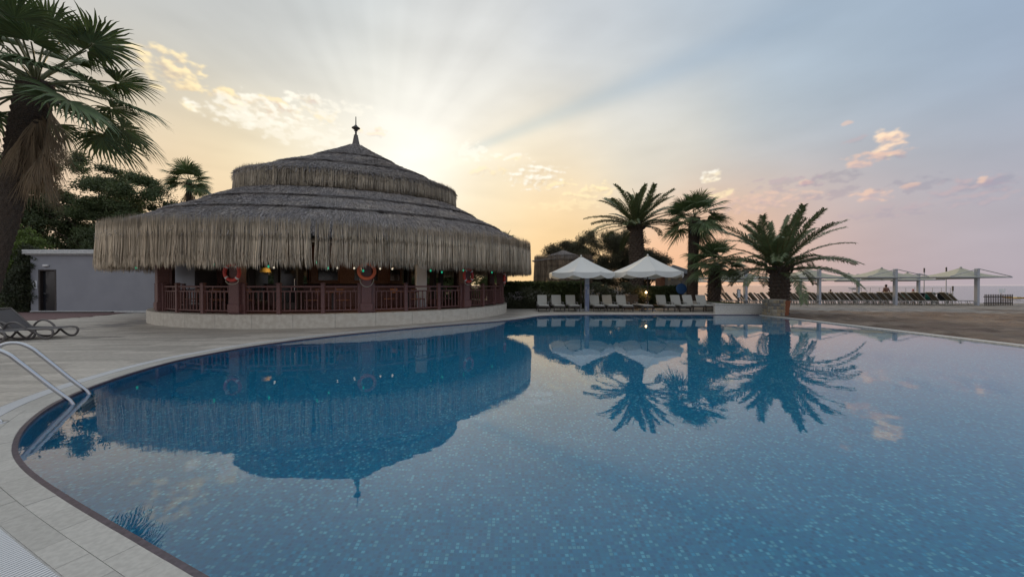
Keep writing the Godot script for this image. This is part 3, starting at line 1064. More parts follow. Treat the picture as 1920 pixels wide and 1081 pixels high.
		m.tube([Vector3(0, 0.04, 0), Vector3(0, 0.09, 0)], 0.02, 8)
		m.tube([Vector3(0, 0.09, 0), Vector3(0, 3.2 - q[2], 0)], 0.006, 5)
		part(b, "cord", m.done(M.frame_dark))
		k += 1

func make_string_lamps(pos: Vector3) -> void:
	for a in [-2.0, 17.0, 22.0, 30.0, 34.0]:
		var b := thing("white_bulb", "small lit white bulb on a cord inside the pavilion", "bulb", pos + polar(7.1, deg_to_rad(a), 2.20), 0.0, "small white bulbs inside the pavilion")
		var m := MB.new()
		m.lathe([[0.0, -0.045], [0.025, -0.035], [0.035, -0.005], [0.026, 0.025], [0.014, 0.04]], 10)
		part(b, "bulb", m.done(M.white_bulb))
		m = MB.new()
		m.tube([Vector3(0, 0.03, 0), Vector3(0, 2.2, 0)], 0.006, 5)
		part(b, "cord", m.done(M.frame_dark))
		var li := OmniLight3D.new()
		li.name = "bulb_light"
		li.light_color = Color(1.0, 0.86, 0.66)
		li.light_energy = 0.10
		li.light_size = 0.03
		li.omni_range = 14.0
		li.omni_attenuation = 2.0
		li.shadow_enabled = true
		b.add_child(li)
		li.position = Vector3(0, 0.0, 0)

func ring_buoy(a: float, y: float, paint: String, label: String, bands: bool) -> void:
	var t := thing("life_ring", label, "life ring", at(PAV.x, PAV.y) + polar(8.38 + 0.18 + 0.065, a, y), a, "life rings on the pavilion posts")
	var m := MB.new()
	var path := []
	for i in 37:
		path.append(Vector3(cos(TAU * i / 36.0), sin(TAU * i / 36.0), 0) * 0.275)
	m.tube(path, 0.062, 10, false)
	part(t, "ring", m.done(M[paint]))
	if bands:
		for k in 4:
			m = MB.new()
			var pp := []
			for j in 4:
				var b := TAU * (k + 0.5) / 4.0 + (j - 1.5) * 0.07
				pp.append(Vector3(cos(b), sin(b), 0) * 0.275)
			m.tube(pp, 0.066, 10, false)
			part(t, "reflective_band", m.done(M.white_tape))
	m = MB.new()
	var rp := []
	for i in 21:
		var b := PI + PI * i / 20.0
		rp.append(Vector3(cos(b) * 0.24, -0.28 + sin(b) * (0.30 if not bands else 0.14), 0.0))
	m.tube(rp, 0.012, 6)
	part(t, "rope", m.done(M.rope))
	m = MB.new()
	m.tube([Vector3(0, 0.26, -0.07), Vector3(0, 0.24, 0.0), Vector3(0, 0.21, 0.02)], 0.01, 6)
	part(t, "hook", m.done(M.steel))

func make_bar() -> void:
	# the bar in the middle: panelled core, counter, cooler, cabinets
	var c := at(PAV.x, PAV.y, 0.487)
	var t := thing("bar_counter", "brown panelled bar standing in the middle of the pavilion", "bar", c, 0.2)
	var m := MB.new()
	m.lathe([[2.6, 0.0], [2.6, 3.0]], 8)
	m.lathe([[2.7, 3.0], [2.7, 3.1], [0.0, 3.1]], 8)
	part(t, "core", m.done(M.brown_wood))
	m = MB.new()
	m.lathe([[4.3, 0.0], [4.3, 1.05]], 16)
	part(t, "counter_front", m.done(M.dark_wood))
	m = MB.new()
	m.lathe([[4.3, 1.05], [4.5, 1.05], [4.5, 1.10], [3.7, 1.10]], 16)
	part(t, "counter_top", m.done(M.black_wood))
	for k in 8:
		var a := TAU * (k + 0.5) / 8.0
		m = MB.new()
		m.box(Vector3(0, 1.95, 0.03), Vector3(1.3, 0.07, 0.06), Basis.IDENTITY, 0.01)
		m.box(Vector3(0, 1.25, 0.03), Vector3(1.3, 0.07, 0.06), Basis.IDENTITY, 0.01)
		for s in [-1, 1]:
			m.box(Vector3(s * 0.62, 1.6, 0.03), Vector3(0.07, 0.63, 0.06), Basis.IDENTITY, 0.01)
		part(t, "shelf_frame", m.done(M.brown_wood), polar(2.41, a, 0), a)
		m = MB.new()
		m.box(Vector3(0, 1.6, 0.012), Vector3(1.17, 0.63, 0.02))
		part(t, "dark_pane", m.done(M.black_glass), polar(2.405, a, 0), a)
	# pillars of the inner ring
	for k in 8:
		m = MB.new()
		m.box(Vector3(0, 2.2, 0), Vector3(0.26, 4.4, 0.26), Basis.IDENTITY, 0.01)
		var a := deg_to_rad(-18.0 + 45.0 * k)
		var p := thing("pavilion_column", "dark square timber column inside the pavilion", "column", c + polar(5.0, a, 0), a, "inner columns of the pavilion")
		part(p, "shaft", m.done(M.black_wood))
		m = MB.new()
		m.box(Vector3(0, 0.15, 0), Vector3(0.34, 0.3, 0.34), Basis.IDENTITY, 0.015)
		part(p, "foot", m.done(M.dark_wood))
	# cooler with dark glass, white refrigerator, yellow lamp shade
	var f := thing("drinks_cooler", "tall black drinks cooler with glass door behind the railing", "cooler", at(-9.55, 16.2, 0.487), 0.15)
	m = MB.new()
	m.box(Vector3(0, 0.95, 0), Vector3(0.7, 1.9, 0.65), Basis.IDENTITY, 0.02)
	part(f, "cabinet", m.done(M.frame_dark))
	m = MB.new()
	m.box(Vector3(0, 1.05, 0.335), Vector3(0.6, 1.5, 0.02), Basis.IDENTITY, 0.005)
	var dr := part(f, "door", m.done(M.black_glass))
	m = MB.new()
	m.box(Vector3(0.24, 1.05, 0.36), Vector3(0.025, 0.5, 0.03), Basis.IDENTITY, 0.006)
	part(dr, "handle", m.done(M.steel))
	f = thing("refrigerator", "pale grey upright refrigerator inside the pavilion", "refrigerator", at(-4.25, 17.4, 0.487), 0.35)
	m = MB.new()
	m.box(Vector3(0, 1.02, 0), Vector3(0.5, 1.9, 0.5), Basis.IDENTITY, 0.02)
	m.box(Vector3(0, 0.035, 0), Vector3(0.46, 0.07, 0.46))
	part(f, "cabinet", m.done(M.white_metal))
	m = MB.new()
	m.box(Vector3(0, 1.35, 0.262), Vector3(0.48, 1.2, 0.02), Basis.IDENTITY, 0.006)
	dr = part(f, "door", m.done(M.white_metal))
	m = MB.new()
	m.box(Vector3(-0.19, 1.3, 0.29), Vector3(0.02, 0.35, 0.035), Basis.IDENTITY, 0.006)
	part(dr, "handle", m.done(M.steel))
	f = thing("hanging_lamp", "yellow lamp shade hanging over the bar", "lamp", at(-9.75, 14.75, 2.02))
	m = MB.new()
	m.lathe([[0.19, 0.0], [0.19, 0.02], [0.15, 0.16], [0.05, 0.19], [0.0, 0.19]], 18)
	part(f, "lamp_shade", m.done(M.lamp_yellow))
	m = MB.new()
	m.tube([Vector3(0, 0.18, 0), Vector3(0, 1.4, 0)], 0.006, 5)
	part(f, "cord", m.done(M.frame_dark))
	# chairs and tables behind the railing
	var tb := thing("bar_table", "small square dark wooden table behind the pavilion railing", "table", at(-13.2, 16.4, 0.487), 0.4, "tables in the pavilion")
	m = MB.new()
	m.box(Vector3(0, 0.74, 0), Vector3(0.75, 0.04, 0.75), Basis.IDENTITY, 0.01)
	part(tb, "table_top", m.done(M.brown_wood))
	m = MB.new()
	m.box(Vector3(0, 0.37, 0), Vector3(0.09, 0.70, 0.09), Basis.IDENTITY, 0.01)
	m.box(Vector3(0, 0.02, 0), Vector3(0.5, 0.04, 0.5), Basis.IDENTITY, 0.01)
	part(tb, "pedestal", m.done(M.frame_dark))
	for q in [[-7.2, 15.0, 0.2], [-11.0, 15.0, -0.2], [-4.6, 16.4, 0.6], [-2.6, 19.0, 1.1]]:
		copy(tb, "bar_table", at(q[0], q[1], 0.487), q[2])
	var ch := thing("bar_chair", "dark wooden chair at a table in the pavilion", "chair", at(-12.6, 15.9, 0.487), 0.9, "chairs in the pavilion")
	m = MB.new()
	m.box(Vector3(0, 0.44, 0), Vector3(0.42, 0.04, 0.42), Basis.IDENTITY, 0.012)
	part(ch, "seat", m.done(M.brown_wood))
	m = MB.new()
	m.box(Vector3(0, 0.78, -0.2), Vector3(0.40, 0.20, 0.03), Basis(Vector3.RIGHT, 0.12), 0.01)
	part(ch, "backrest", m.done(M.brown_wood))
	for sx in [-1, 1]:
		for sz in [-1, 1]:
			m = MB.new()
			m.bar(Vector3(sx * 0.19, 0, sz * 0.19), Vector3(sx * 0.18, 0.43 if sz > 0 else 0.88, sz * 0.18 - (0.02 if sz < 0 else 0.0)), 0.035, 0.035)
			part(ch, "leg", m.done(M.dark_wood))
	for q in [[-13.7, 16.0, -0.6], [-6.6, 14.6, 1.2], [-7.8, 14.5, -0.8], [-10.4, 14.6, 0.8], [-11.6, 14.7, -0.9], [-4.0, 15.9, 1.3], [-5.2, 16.0, -0.4], [-2.4, 18.3, 1.6]]:
		copy(ch, "bar_chair", at(q[0], q[1], 0.487), q[2])

# ------------------------------------------------------------------ grey building
func make_building() -> void:
	var t := thing("service_building", "low grey rendered building with dark door beside the pavilion", "building", at(-22.5, 21.0))
	var x0 := -27.1 + 22.5
	var x1 := -17.86 + 22.5
	var m := MB.new()
	var dx0 := (71.0 - 960.0) / 700.0 * 21.0 + 22.5
	var dx1 := (105.0 - 960.0) / 700.0 * 21.0 + 22.5
	m.box(Vector3((x0 + dx0) / 2, 1.62, -0.15), Vector3(dx0 - x0, 3.28, 0.3))
	m.box(Vector3((x1 + dx1) / 2, 1.62, -0.15), Vector3(x1 - dx1, 3.28, 0.3))
	m.box(Vector3((dx0 + dx1) / 2, 2.83, -0.15), Vector3(dx1 - dx0, 0.86, 0.3))
	m.box(Vector3(x0 + 0.15, 1.62, -3.15), Vector3(0.3, 3.28, 5.7))
	m.box(Vector3(x1 - 0.15, 1.62, -3.15), Vector3(0.3, 3.28, 5.7))
	m.box(Vector3((x0 + x1) / 2, 1.62, -6.15), Vector3(x1 - x0, 3.28, 0.3))
	part(t, "wall", m.done(M.grey_paint))
	m = MB.new()
	m.box(Vector3((x0 + x1) / 2 - 0.12, 3.38, -3.0), Vector3(x1 - x0 + 0.25, 0.24, 6.4), Basis.IDENTITY, 0.02)
	m.box(Vector3((x0 + x1) / 2 - 0.1, 3.235, -3.0), Vector3(x1 - x0 + 0.12, 0.05, 6.2))
	part(t, "roof", m.done(M.concrete))
	m = MB.new()
	for s in [dx0 + 0.05, dx1 - 0.05]:
		m.box(Vector3(s, 1.19, -0.10), Vector3(0.1, 2.38, 0.22), Basis.IDENTITY, 0.01)
	m.box(Vector3((dx0 + dx1) / 2, 2.36, -0.10), Vector3(dx1 - dx0 - 0.2, 0.08, 0.22), Basis.IDENTITY, 0.01)
	part(t, "door_frame", m.done(M.black_wood))
	m = MB.new()
	m.box(Vector3((dx0 + dx1) / 2, 1.16, -0.16), Vector3(dx1 - dx0 - 0.21, 2.30, 0.06), Basis.IDENTITY, 0.01)
	var door := part(t, "door", m.done(M.black_glass))
	m = MB.new()
	m.tube([Vector3(dx0 + 0.22, 1.05, -0.10), Vector3(dx0 + 0.22, 1.05, -0.07), Vector3(dx0 + 0.34, 1.05, -0.07)], 0.014, 8)
	part(door, "handle", m.done(M.steel))
	m = MB.new()
	m.box(Vector3((dx0 + dx1) / 2 - 0.02, 2.62, 0.05), Vector3(0.3, 0.11, 0.10), Basis.IDENTITY, 0.02)
	part(t, "wall_lamp", m.done(M.white_metal))
	m = MB.new()
	m.box(Vector3(dx0 - 0.16, 1.55, 0.012), Vector3(0.20, 0.45, 0.02), Basis.IDENTITY, 0.004)
	var sg := part(t, "door_plate", m.done(M.sign_white))
	m = MB.new()
	m.lathe([[0.0, 1.685], [0.03, 1.70], [0.03, 1.72], [0.0, 1.735]], 10, Vector3(dx0 - 0.16, 0, 0.02))
	m.box(Vector3(dx0 - 0.16, 1.60, 0.024), Vector3(0.06, 0.13, 0.006))
	for s in [-1, 1]:
		m.box(Vector3(dx0 - 0.16 + s * 0.017, 1.48, 0.024), Vector3(0.022, 0.12, 0.006))
	part(sg, "figure_symbol", m.done(M.frame_dark))
	m = MB.new()
	m.box(Vector3((x0 + x1) / 2, 0.035, 0.03), Vector3(x1 - x0, 0.09, 0.04), Basis.IDENTITY, 0.01)
	part(t, "base_board", m.done(M.concrete))
	# dark drain kerb in front of the wall
	m = MB.new()
	m.box(Vector3(0, 0.03, 0), Vector3(4.4, 0.06, 0.22), Basis.IDENTITY, 0.015)
	var kb := part(self, "drain_kerb", m.done(M.frame_dark))
	kb.position = at(-24.3, 20.62)
	tag(kb, "", "", "", "structure")

# ------------------------------------------------------------------ pool ladder and left loungers
func bez(pts: Array, n := 24) -> Array:
	var c := Curve3D.new()
	for i in pts.size():
		var a: Vector3 = pts[maxi(i - 1, 0)]
		var b: Vector3 = pts[mini(i + 1, pts.size() - 1)]
		var tg := (b - a) / 6.0
		c.add_point(pts[i], -tg, tg)
	var out := []
	for k in n + 1:
		out.append(c.sample_baked(c.get_baked_length() * k / n, true))
	return out

func make_ladder() -> void:
	var e1 := Vector2(-5.76, 4.78)
	var e2 := Vector2(-6.06, 5.23)
	var along := (e2 - e1).normalized()
	var nrm := Vector2(-along.y, along.x)
	if nrm.x > 0: nrm = -nrm
	var t := thing("pool_ladder", "chrome pool ladder with two arched handrails at the pool edge", "ladder", at(e1.x, e1.y))
	for e in [e1, e2]:
		var o := Vector3(e.x - e1.x, 0, -(e.y - e1.y))
		var nn := Vector3(nrm.x, 0, -nrm.y)
		var path := [o + nn * 0.78 + Vector3.UP * 0.0, o + nn * 0.79 + Vector3.UP * 0.35, o + nn * 0.78 + Vector3.UP * 0.58, o + nn * 0.70 + Vector3.UP * 0.72, o + nn * 0.57 + Vector3.UP * 0.745, o + nn * 0.45 + Vector3.UP * 0.67, o + nn * 0.10 + Vector3.UP * 0.21, o - nn * 0.06 + Vector3.UP * 0.0, o - nn * 0.12 + Vector3.DOWN * 0.16, o - nn * 0.13 + Vector3.DOWN * 0.35, o - nn * 0.13 + Vector3.DOWN * 1.2]
		var m := MB.new()
		m.tube(bez(path, 70), 0.025, 14)
		var rail := part(t, "handrail", m.done(M.chrome))
		m = MB.new()
		m.lathe([[0.06, 0.001], [0.06, 0.012], [0.035, 0.02], [0.025, 0.035]], 18, o + nn * 0.78)
		part(rail, "flange", m.done(M.chrome))
	for k in 3:
		var m := MB.new()
		var nn := Vector3(nrm.x, 0, -nrm.y)
		var y := -0.38 - k * 0.28
		m.bar(-nn * 0.13 + Vector3.UP * y, Vector3(e2.x - e1.x, y, -(e2.y - e1.y)) - nn * 0.13, 0.07, 0.025, 0.006)
		part(t, "step", m.done(M.steel))
	var f := thing("deck_fitting", "small oval metal fitting set in the pool edge tiles", "fitting", at(-5.62, 4.06, 0.001))
	var m2 := MB.new()
	m2.lathe([[0.075, 0.0], [0.075, 0.008], [0.05, 0.014], [0.0, 0.014]], 20)
	part(f, "plate", m2.done(M.steel))
	m2 = MB.new()
	m2.tube(bez([Vector3(-0.05, 0.012, 0), Vector3(-0.03, 0.035, 0), Vector3(0.03, 0.035, 0), Vector3(0.05, 0.012, 0)], 10), 0.008, 8)
	part(f, "loop_handle", m2.done(M.steel))

func make_resin_lounger() -> void:
	# foot end at the origin, head towards -x
	var t := thing("resin_lounger", "dark grey resin lounger with curled tubular legs, farther from the pool ladder", "sun lounger", at(-12.87, 10.75), 0.10, "resin loungers on the deck")
	for s in [-1, 1]:
		var z := 0.33 * float(s)
		var m := MB.new()
		m.tube(bez([Vector3(-1.75, 0.30, z), Vector3(-1.2, 0.29, z), Vector3(-0.6, 0.275, z), Vector3(-0.15, 0.29, z), Vector3(-0.03, 0.26, z), Vector3(0.0, 0.17, z), Vector3(-0.06, 0.06, z), Vector3(-0.18, 0.03, z), Vector3(-0.30, 0.07, z), Vector3(-0.45, 0.20, z), Vector3(-0.56, 0.27, z)], 60), 0.027, 10)
		part(t, "side_rail", m.done(M.resin))
		m = MB.new()
		m.tube(bez([Vector3(-0.44, 0.27, z), Vector3(-0.52, 0.17, z), Vector3(-0.62, 0.07, z), Vector3(-0.75, 0.03, z), Vector3(-0.9, 0.03, z), Vector3(-1.1, 0.08, z), Vector3(-1.3, 0.2, z), Vector3(-1.42, 0.29, z)], 40), 0.027, 10)
		part(t, "leg", m.done(M.resin))
		m = MB.new()
		m.tube(bez([Vector3(-0.62, 0.27, z * 1.05), Vector3(-0.72, 0.38, z * 1.1), Vector3(-0.86, 0.47, z * 1.1), Vector3(-1.0, 0.48, z * 1.1), Vector3(-1.12, 0.42, z * 1.1), Vector3(-1.2, 0.30, z * 1.05)], 30), 0.026, 10)
		part(t, "armrest", m.done(M.resin))
	var rows := []
	for i in 15:
		var x := -0.1 - i * 0.08
		rows.append(PackedVector3Array([Vector3(x, 0.285, 0.31), Vector3(x, 0.272, 0.1), Vector3(x, 0.272, -0.1), Vector3(x, 0.285, -0.31)]))
	var m3 := MB.new()
	m3.grid(rows, false, false)
	part(t, "seat_sling", m3.done(M.resin_sling))
	rows = []
	for i in 11:
		var x := -1.2 - i * 0.052
		var y := 0.29 + i * 0.053
		rows.append(PackedVector3Array([Vector3(x, y, 0.30), Vector3(x, y - 0.015, 0.1), Vector3(x, y - 0.015, -0.1), Vector3(x, y, -0.30)]))
	m3 = MB.new()
	m3.grid(rows, false, false)
	part(t, "back_sling", m3.done(M.resin_sling))
	m3 = MB.new()
	for s in [-1, 1]:
		m3.tube([Vector3(-1.2, 0.29, s * 0.31), Vector3(-1.74, 0.84, s * 0.31)], 0.024, 8)
	m3.tube([Vector3(-1.74, 0.84, -0.31), Vector3(-1.74, 0.84, 0.31)], 0.024, 8)
	part(t, "back_frame", m3.done(M.resin))
	copy(t, "resin_lounger", at(-13.25, 10.05), 0.08, "dark grey resin lounger with curled tubular legs, closer to the pool ladder")

# ------------------------------------------------------------------ pool-side furniture
func make_loungers() -> void:
	var t := thing("sun_lounger", "", "sun lounger", Vector3.ZERO, 0.0, "upright pale loungers along the far pool edge")
	var m := MB.new()
	for s in [-1, 1]:
		m.bar(Vector3(s * 0.31, 0.30, -0.55), Vector3(s * 0.31, 0.30, 1.28), 0.05, 0.07, 0.008)
	m.bar(Vector3(-0.31, 0.30, 1.26), Vector3(0.31, 0.30, 1.26), 0.05, 0.07, 0.008)
	m.bar(Vector3(-0.31, 0.30, -0.53), Vector3(0.31, 0.30, -0.53), 0.05, 0.07, 0.008)
	part(t, "frame", m.done(M.frame_dark))
	for s in [-1, 1]:
		for z in [-0.45, 1.12]:
			m = MB.new()
			m.bar(Vector3(s * 0.31, 0.0, z), Vector3(s * 0.31, 0.28, z), 0.05, 0.06, 0.006)
			part(t, "leg", m.done(M.frame_dark))
	for s in [-1, 1]:
		m = MB.new()
		m.bar(Vector3(s * 0.335, 0.50, -0.05), Vector3(s * 0.335, 0.50, 0.42), 0.055, 0.03, 0.006)
		m.bar(Vector3(s * 0.335, 0.30, 0.36), Vector3(s * 0.335, 0.50, 0.36), 0.03, 0.03)
		part(t, "armrest", m.done(M.frame_grey))
	m = MB.new()
	m.box(Vector3(0, 0.365, 0.64), Vector3(0.58, 0.06, 1.22), Basis.IDENTITY, 0.02)
	part(t, "seat", m.done(M.sling_pale))
	var back := MB.new()
	back.box(Vector3(0, 0.32, 0), Vector3(0.58, 0.66, 0.05), Basis.IDENTITY, 0.02)
	var bk := part(t, "backrest", back.done(M.sling_pale), Vector3(0, 0.33, 0.0))
	bk.rotation.x = -0.42
	var beige := MB.new()
	beige.box(Vector3(0, 0.32, 0), Vector3(0.58, 0.66, 0.05), Basis.IDENTITY, 0.02)
	var beige_mesh := beige.done(M.sling_beige)
	# [x, back is beige, label]
	var row := [[1.82, false, "pale sun lounger at the hedge end of the pool-side row"], [2.69, false, "pale sun lounger, second from the hedge end of the row"], [3.55, false, "pale sun lounger next to the blue tiled shower post"], [4.98, false, "pale sun lounger on the flowering shrub side of the shower post"], [5.77, true, "beige-backed sun lounger between two pale ones behind the pool"], [6.58, false, "pale sun lounger beside the lounger that lies flat"], [9.05, false, "pale sun lounger just past the thin umbrella pole"], [9.87, false, "pale sun lounger, second past the thin umbrella pole"], [10.65, false, "pale sun lounger in front of the round blue disc"], [11.46, false, "pale sun lounger next to the low white garden wall"]]
	for i in row.size():
		var o: Node3D = t
		if i == 0:
			t.position = at(row[0][0], 22.45)
			t.set_meta("label", row[0][2])
		else:
			o = copy(t, "sun_lounger", at(row[i][0], 22.45 + rr(-0.08, 0.08)), rr(-0.03, 0.03), row[i][2])
		if row[i][1]:
			(o.get_node("backrest") as MeshInstance3D).mesh = beige_mesh
	var flat := copy(t, "sun_lounger", at(7.72, 22.45), 0.02, "pale sun lounger with its back folded flat", "")
	(flat.get_node("backrest") as Node3D).rotation.x = -1.52
	# slatted wooden screen behind the flat lounger
	var sc := thing("slat_screen", "low brown wooden slat screen behind the flat lounger", "screen", at(7.55, 23.6))
	for k in 9:
		m = MB.new()
		m.box(Vector3(-0.38 + k * 0.095, 0.47, 0), Vector3(0.075, 0.94, 0.025), Basis.IDENTITY, 0.005)
		part(sc, "slat", m.done(M.slat_wood))
	m = MB.new()
	for y in [0.2, 0.75]:
		m.box(Vector3(0, y, -0.03), Vector3(0.86, 0.07, 0.03), Basis.IDENTITY, 0.005)
	part(sc, "cross_rail", m.done(M.slat_wood))

func make_umbrella(x: float, d: float, turn: float, top: float, label: String, rad: float) -> void:
	var t := thing("patio_umbrella", label, "umbrella", at(x, d), turn, "white umbrellas by the pool")
	var m := MB.new()
	m.tube([Vector3(0, 0.05, 0), Vector3(0, top - 0.05, 0)], 0.03, 12)
	part(t, "pole", m.done(M.umbrella_pole))
	m = MB.new()
	m.box(Vector3(0, 0.05, 0), Vector3(0.7, 0.10, 0.7), Basis.IDENTITY, 0.02)
	m.tube([Vector3(0, 0.1, 0), Vector3(0, 0.42, 0)], 0.045, 12)
	part(t, "base", m.done(M.frame_grey))
	var eave := top - 0.98
	for k in 8:
		var a0 := TAU * (k - 0.5) / 8.0
		var a1 := TAU * (k + 0.5) / 8.0
		var c0 := Vector3(sin(a0) * rad, eave, cos(a0) * rad)
		var c1 := Vector3(sin(a1) * rad, eave, cos(a1) * rad)
		m = MB.new()
		var rows := []
		for i in 11:
			var f := i / 10.0
			var line := PackedVector3Array()
			for j in 9:
				var u := j / 8.0
				var e := c0.lerp(c1, u)
				var q := Vector3(0, top, 0).lerp(e, f)
				q.y -= 0.10 * sin(PI * f) * (0.6 + 0.4 * sin(PI * u)) + 0.05 * f * sin(PI * u)
				line.append(q)
			rows.append(line)
		m.grid(rows, false, true)
		var pn := part(t, "canopy_panel", m.done(M.canvas))
		# valance with a scalloped hem
		m = MB.new()
		rows = []
		for i in 5:
			var line := PackedVector3Array()
			for j in 9:
				var u := j / 8.0
				var q: Vector3 = c0.lerp(c1, u)
				q.y -= 0.05 * sin(PI * u)
				var drop := 0.19 + 0.13 * sin(PI * u)
				q += Vector3(q.x, 0, q.z).normalized() * (0.012 + 0.02 * sin(PI * 3.0 * u) * i / 4.0)
				q.y -= drop * i / 4.0
				line.append(q)
			rows.append(line)
		m.grid(rows, false, true)
		part(pn, "valance", m.done(M.canvas))
		m = MB.new()
		m.bar(Vector3(0, top - 0.17, 0), c0 + Vector3.DOWN * 0.06, 0.025, 0.03)
		m.bar(Vector3(0, top - 1.05, 0), Vector3(0, top, 0).lerp(c0, 0.55) + Vector3.DOWN * 0.12, 0.02, 0.025)
		part(t, "rib", m.done(M.umbrella_pole))
	m = MB.new()
	m.lathe([[0.05, top - 0.02], [0.05, top + 0.04], [0.02, top + 0.07], [0.0, top + 0.075]], 12)
	part(t, "cap", m.done(M.canvas))

func make_poolside() -> void:
	make_loungers()
	make_umbrella(4.10, 22.15, 0.0, 3.24, "white octagonal umbrella over the shower post", 1.95)
	make_umbrella(8.0, 22.0, 0.26, 3.28, "white octagonal umbrella on a thin dark pole in front of the date palm", 2.02)
	# shower post with a mosaic of blue tiles
	var t := thing("shower_post", "grey blue tiled shower post behind an umbrella pole", "post", at(4.36, 21.75))
	var m := MB.new()
	m.box(Vector3(0, 1.05, 0), Vector3(0.25, 2.1, 0.25), Basis.IDENTITY, 0.01)
	part(t, "core", m.done(M.tile_pale))
	for k in 14:
		for j in 2:
			m = MB.new()
			m.box(Vector3(-0.06 + j * 0.12, 0.10 + k * 0.14, 0.127), Vector3(0.112, 0.132, 0.01), Basis.IDENTITY, 0.003)
			part(t, "tile", m.done(M.tile_blue if (k < 11 and rng.randf() < 0.75) else M.tile_pale))
	m = MB.new()
	m.tube(bez([Vector3(0, 1.95, 0.12), Vector3(0, 2.02, 0.3), Vector3(0, 1.97, 0.38)], 8), 0.015, 8)
	m.lathe([[0.06, -0.03], [0.06, 0.0], [0.015, 0.03]], 12, Vector3(0, 1.95, 0.38))
	part(t, "shower_head", m.done(M.chrome))
	# low white garden wall and raised lawn
	t = thing("garden_wall", "low white rendered wall round the raised lawn at the pool", "wall", at(11.9, 19.85))
	m = MB.new()
	m.box(Vector3(0.22, 0.235, -0.1), Vector3(2.6, 0.51, 0.2), Basis.IDENTITY, 0.02)
	m.box(Vector3(0.1, 0.235, -3.3), Vector3(0.2, 0.51, 6.2), Basis.IDENTITY, 0.02)
	part(t, "wall", m.done(M.white_edge))
	m = MB.new()
	m.box(Vector3(0.22, 0.505, -0.1), Vector3(2.66, 0.035, 0.26), Basis.IDENTITY, 0.01)
	part(t, "coping", m.done(M.white_edge))
	m = MB.new()
	var dn := noise(120, 0.8, 3)
	var rows := []
	for i in 15:
		var line := PackedVector3Array()
		for j in 15:
			var x := 12.1 + 1.45 * j / 14.0
			var d := 20.05 + 6.0 * i / 14.0
			var edge := minf(1.0, (13.55 - x) / 0.4)
			line.append(at(x, d, 0.46 * edge + dn.get_noise_2d(x, d) * 0.05 - 0.03))
		rows.append(line)
	m.grid(rows, false, false)
	m.col = Color(1, 1, 1)
	setting("lawn", m.done(M.earth), "raised patch of lawn behind the low white wall")
	var xf := []
	var cl := []
	for i in 5000:
		var x := rr(12.1, 13.5)
		var d := rr(20.1, 26.0)
		var edge := minf(1.0, (13.55 - x) / 0.4)
		xf.append(Transform3D(Basis(Vector3.UP, rr(0, TAU)).scaled(Vector3.ONE * rr(0.7, 1.4)), at(x, d, 0.46 * edge + dn.get_noise_2d(x, d) * 0.05 - 0.03)))
		cl.append(Color(0.07, 0.10, 0.025) * rr(0.6, 1.4))
	m = MB.new()
	for k in 5:
		var a := TAU * k / 5.0
		var o := Vector3(cos(a), 0, sin(a)) * 0.02
		m.tri(o, o + Vector3(0.012, 0, 0), o * 2.5 + Vector3(0, 0.07, 0))
	tag(many(self, "lawn_grass", m.done(M.leaf), xf, cl), "short green grass of the raised lawn", "grass", "", "stuff")
	# stone pillar with terracotta planter at the corner of the pool
	t = thing("stone_planter", "stone clad pillar planter at the corner of the pool", "planter", at(13.16, 18.75))
	m = MB.new()
	m.box(Vector3(0, 0.37, 0), Vector3(0.56, 0.78, 0.76))
	part(t, "core", m.done(M.mortar))
	for side in 2:
		for r in 5:
			var x := -0.30 if side == 0 else -0.40
			var lim := 0.30 if side == 0 else 0.40
			while x < lim - 0.03:
				var w := minf(rr(0.09, 0.2), lim - x)
				m = MB.new()
				var h := 0.155
				var y := 0.005 + r * 0.155
				var jig := rr(-0.012, 0.012)
				if side == 0:
					m.box(Vector3(x + w / 2, y + h / 2 + jig, 0.385 + rr(0, 0.02)), Vector3(w - 0.014, h - 0.014, 0.06), Basis(Vector3.BACK, rr(-0.05, 0.05)), 0.02)
				else:
					m.box(Vector3(-0.285 - rr(0, 0.02), y + h / 2 + jig, x + w / 2), Vector3(0.06, h - 0.014, w - 0.014), Basis(Vector3.RIGHT, rr(-0.05, 0.05)), 0.02)
				part(t, "stone", m.done(M["stone_%d" % (rng.randi() % 4)]))
				x += w
	m = MB.new()
	m.box(Vector3(0, 0.785, 0), Vector3(0.66, 0.05, 0.86), Basis.IDENTITY, 0.015)
	part(t, "cap_stone", m.done(M.stone_1))
	t = thing("terracotta_trough", "tall rust red terracotta trough beside the stone pillar", "planter", at(13.72, 18.9))
	m = MB.new()
	var pr := []
	for q in [[0.17, 0.0], [0.23, 0.66], [0.25, 0.66], [0.25, 0.74], [0.20, 0.74], [0.19, 0.60]]:
		pr.append(PackedVector3Array([Vector3(-q[0], q[1], q[0]), Vector3(q[0], q[1], q[0]), Vector3(q[0], q[1], -q[0]), Vector3(-q[0], q[1], -q[0])]))
	for i in pr.size() - 1:
		for k in 4:
			m.quad(pr[i][k], pr[i][(k + 1) % 4], pr[i + 1][(k + 1) % 4], pr[i + 1][k])
	part(t, "pot", m.done(M.terracotta))
	m = MB.new()
	m.box(Vector3(0, 0.58, 0), Vector3(0.38, 0.04, 0.38))
	part(t, "soil", m.done(M.earth))
	# garden lamp
	t = thing("garden_lamp", "small lit garden lamp among the flowering shrubs", "lamp", at(8.63, 24.0))
	m = MB.new()
	m.tube([Vector3(0, 0, 0), Vector3(0, 0.98, 0)], 0.025, 10)
	part(t, "post", m.done(M.frame_dark))
	m = MB.new()
	m.lathe([[0.0, 0.99], [0.05, 1.0], [0.07, 1.06], [0.05, 1.12], [0.0, 1.13]], 14)
	part(t, "bulb", m.done(M.warm_bulb))
	m = MB.new()
	m.lathe([[0.10, 1.13], [0.10, 1.14], [0.02, 1.19], [0.0, 1.19]], 14)
